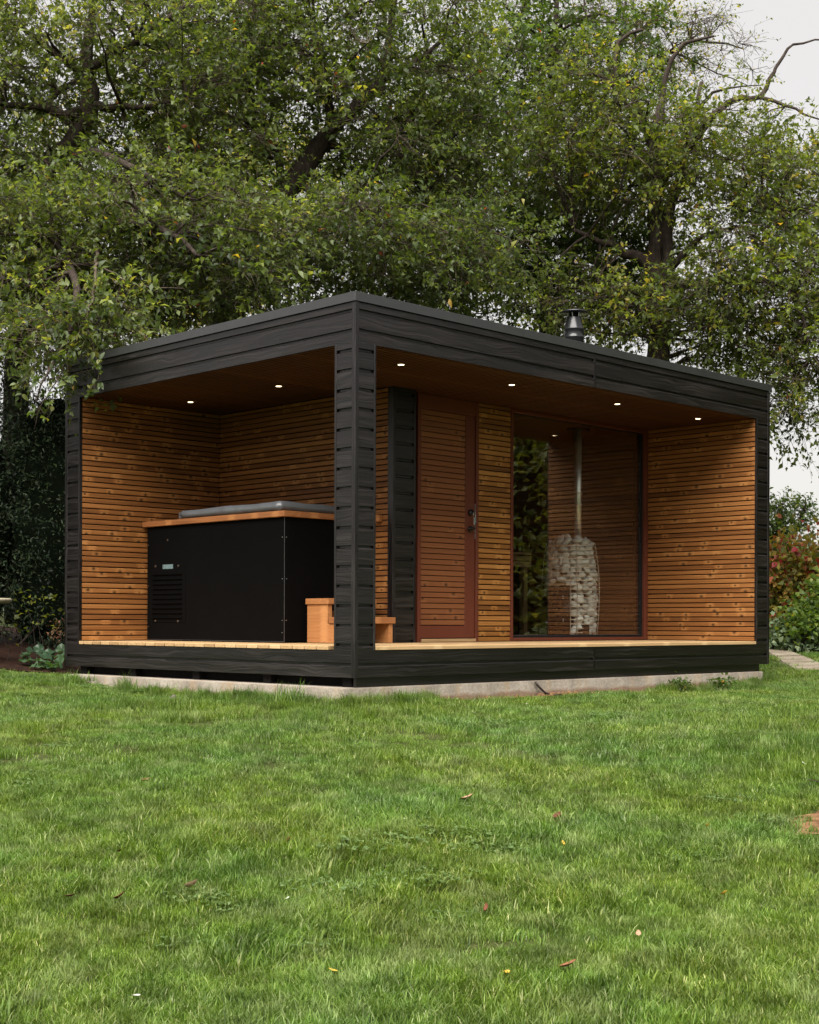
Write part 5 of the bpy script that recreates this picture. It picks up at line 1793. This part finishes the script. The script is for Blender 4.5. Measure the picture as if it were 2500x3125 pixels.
FL = 'fallen leaves on the lawn'
brown = [(430, 2405, .055, .1, 'upright curled brown leaf in the left half of the lawn, nearest the cabin'), (1405, 2465, .065, -.5, 'long reddish brown curled leaf on a worn spot in the middle of the lawn'),
         (195, 2765, .045, -.6, 'small dark brown leaf near the left edge of the lawn'), (345, 2775, .048, -.2, 'greyish brown folded leaf left of the red-brown one in the near lawn'),
         (563, 2738, .052, -.7, 'flat red-brown leaf in the near left part of the lawn'), (1708, 2988, .062, -.4, 'largest brown leaf in the near right part of the lawn'),
         (357, 2627, .04, -.3, 'dark red leaf in the left middle of the lawn'), (1482, 2815, .04, .6, 'small upright brown leaf right of the lawn centre'),
         (1455, 2602, .04, -.8, 'dark red-brown leaf in worn grass right of the lawn centre'), (1948, 2890, .03, .7, 'thin upright brown leaf in the near right lawn'),
         (868, 2598, .035, -.6, 'small dark red leaf left of the lawn centre'), (1690, 2520, .05, -.2, 'dark brown crumpled leaf right of the lawn centre towards the cabin'), (1985, 2392, .03, -.8, 'tiny orange-red leaf in the right half of the lawn, nearest the cabin')]
for k, (x, y, L, a_, lab) in enumerate(brown):
    drop(x, y, L, dead[k % 3], 'fallen_leaf', lab, 'leaf', FL, a_)
for x, y, lab in ((2160, 2548, 'pointed pale yellow leaf right of centre in the lawn'), (2200, 2760, 'bright yellow leaf in the near right lawn'), (1720, 2605, 'small yellow leaf right of the lawn middle'), (1555, 2998, 'yellow leaf near the bottom edge right of centre'), (1030, 3000, 'yellow leaf near the bottom edge left of centre')):
    drop(x, y, .03, yel, 'fallen_leaf', lab, 'leaf', FL)
for x, y, L, lab in ((1234, 2524, .03, 'pale grey petal on the worn middle of the lawn, the left one of two'), (1298, 2551, .036, 'whitish petal on the worn middle of the lawn, the right one of two'), (872, 2773, .018, 'tiny white petal left of the lawn centre'), (425, 3072, .03, 'pale green leaf lying in the grass near the bottom left'), (2460, 2353, .035, 'pale pinkish crumpled leaf near the right edge of the lawn'), (1605, 2162, .03, 'pale petal in the grass just in front of the slab')):
    drop(x, y, L, pet, 'fallen_petal', lab, 'petal', 'pale petals in the grass')
# pebble-like lump near the slab
def lump(px, py, s_, mat, name, lab, cat):
    p_ = on_ground(px, py)
    bm = bmesh.new(); bmesh.ops.create_icosphere(bm, subdivisions=3, radius=1)
    a_ = random.uniform(0, 6)
    for q in bm.verts:
        k_ = 1 + .22 * math.sin(3.3 * q.co.x + a_) * math.sin(2.7 * q.co.y + 1) + .12 * math.sin(6 * q.co.z + 4 * q.co.x)
        q.co = Vector((q.co.x * s_[0] * k_, q.co.y * s_[1] * k_, q.co.z * s_[2] * k_))
    me_ = bpy.data.meshes.new(name); bm.to_mesh(me_); bm.free(); me_.materials.append(mat); me_.shade_smooth()
    o = link(name, me_); o.location = (float(p_[0]), float(p_[1]), float(p_[2]) + s_[2] * .45)
    return tag(o, lab, cat)


lump(528, 2137, (.035, .03, .028), M['stone'], 'stone', 'grey stone in the grass in front of the slab at the left', 'stone')
# clods of clay along the slab
clay = MB()
for k in range(70):
    x = random.uniform(.35, 3.75)
    if random.random() < .5: x = random.gauss(2.35, .35)
    y = -.012 - abs(random.gauss(0, .03)); s_ = random.uniform(.012, .034)
    z = gz(x, y)
    bm = bmesh.new(); bmesh.ops.create_icosphere(bm, subdivisions=2, radius=1)
    a_ = random.uniform(0, 6)
    v = [(x + q.co.x * s_ * 1.5 * (1 + .25 * math.sin(5 * q.co.y + a_)), y - abs(s_) * .3 + q.co.y * s_ * .8, z + .004 + q.co.z * s_ * (.9 + .3 * math.sin(4 * q.co.x + a_))) for q in bm.verts]
    bm.verts.index_update()
    clay.add(v, [[q.index for q in fc.verts] for fc in bm.faces]); bm.free()
tag(clay.build('clay_clods', M['clay'], None, True), 'crumbled orange-brown clay along the front of the slab', 'soil', kind='stuff')
# sticks
def stick(name, pts, r_, lab):
    p0 = np.array(pts[0])
    q = smooth_line([np.append(p_, r_) for p_ in pts], .03, .002)
    rr_ = r_ * np.linspace(1, .6, len(q))
    o = MB().tube(q[:, :3] - p0, rr_, 7).build(name, M['bark'], None, True)
    o.location = tuple(p0)
    return tag(o, lab, 'stick')


stick('stick', [(2.05, -.03, gz(2.05, -.03) + .13), (2.10, -.035, gz(2.1, -.03) + .08), (2.2, -.05, gz(2.2, -.05) + .02), (2.34, -.08, gz(2.34, -.08) + .015)], .011, 'short dark stick leaning on the middle of the slab front')
r0 = on_ground(2065, 2085)
stick('dry_root', [tuple(on_ground(2040, 2082) + np.array([0, 0, .05])), tuple(on_ground(2062, 2080) + np.array([0, 0, .11])), tuple(on_ground(2090, 2080) + np.array([0, 0, .08])), tuple(on_ground(2120, 2084) + np.array([0, 0, .02]))], .005, 'thin dry root arching over the grass at the right of the slab')
stick('straw_stalk', [tuple(on_ground(2448, 2398) + np.array([0, 0, .04])), tuple(on_ground(2475, 2406) + np.array([0, 0, .045])), tuple(on_ground(2510, 2412) + np.array([0, 0, .035]))], .004, 'pale broken twig on the grass at the right edge')
# weeds along the slab at the right
for x, y, lab in ((4.05, -.12, 'dark leafy weed against the slab right of its middle'), (4.75, -.12, 'small weed near the right end of the slab')):
    bush('weed', lab, 'weed', [((x, y, gz(x, y) + .05), (.13, .05, .055))], 260, (.02, .045), M['leaf_c'], (.45, .25), stems=2, origin=(x, y, 0), wr=(.4, .7))
print('LEAVES', NLEAF, 'grass', n, 'bough leaves', n_leaf, 'stones', len(placed))
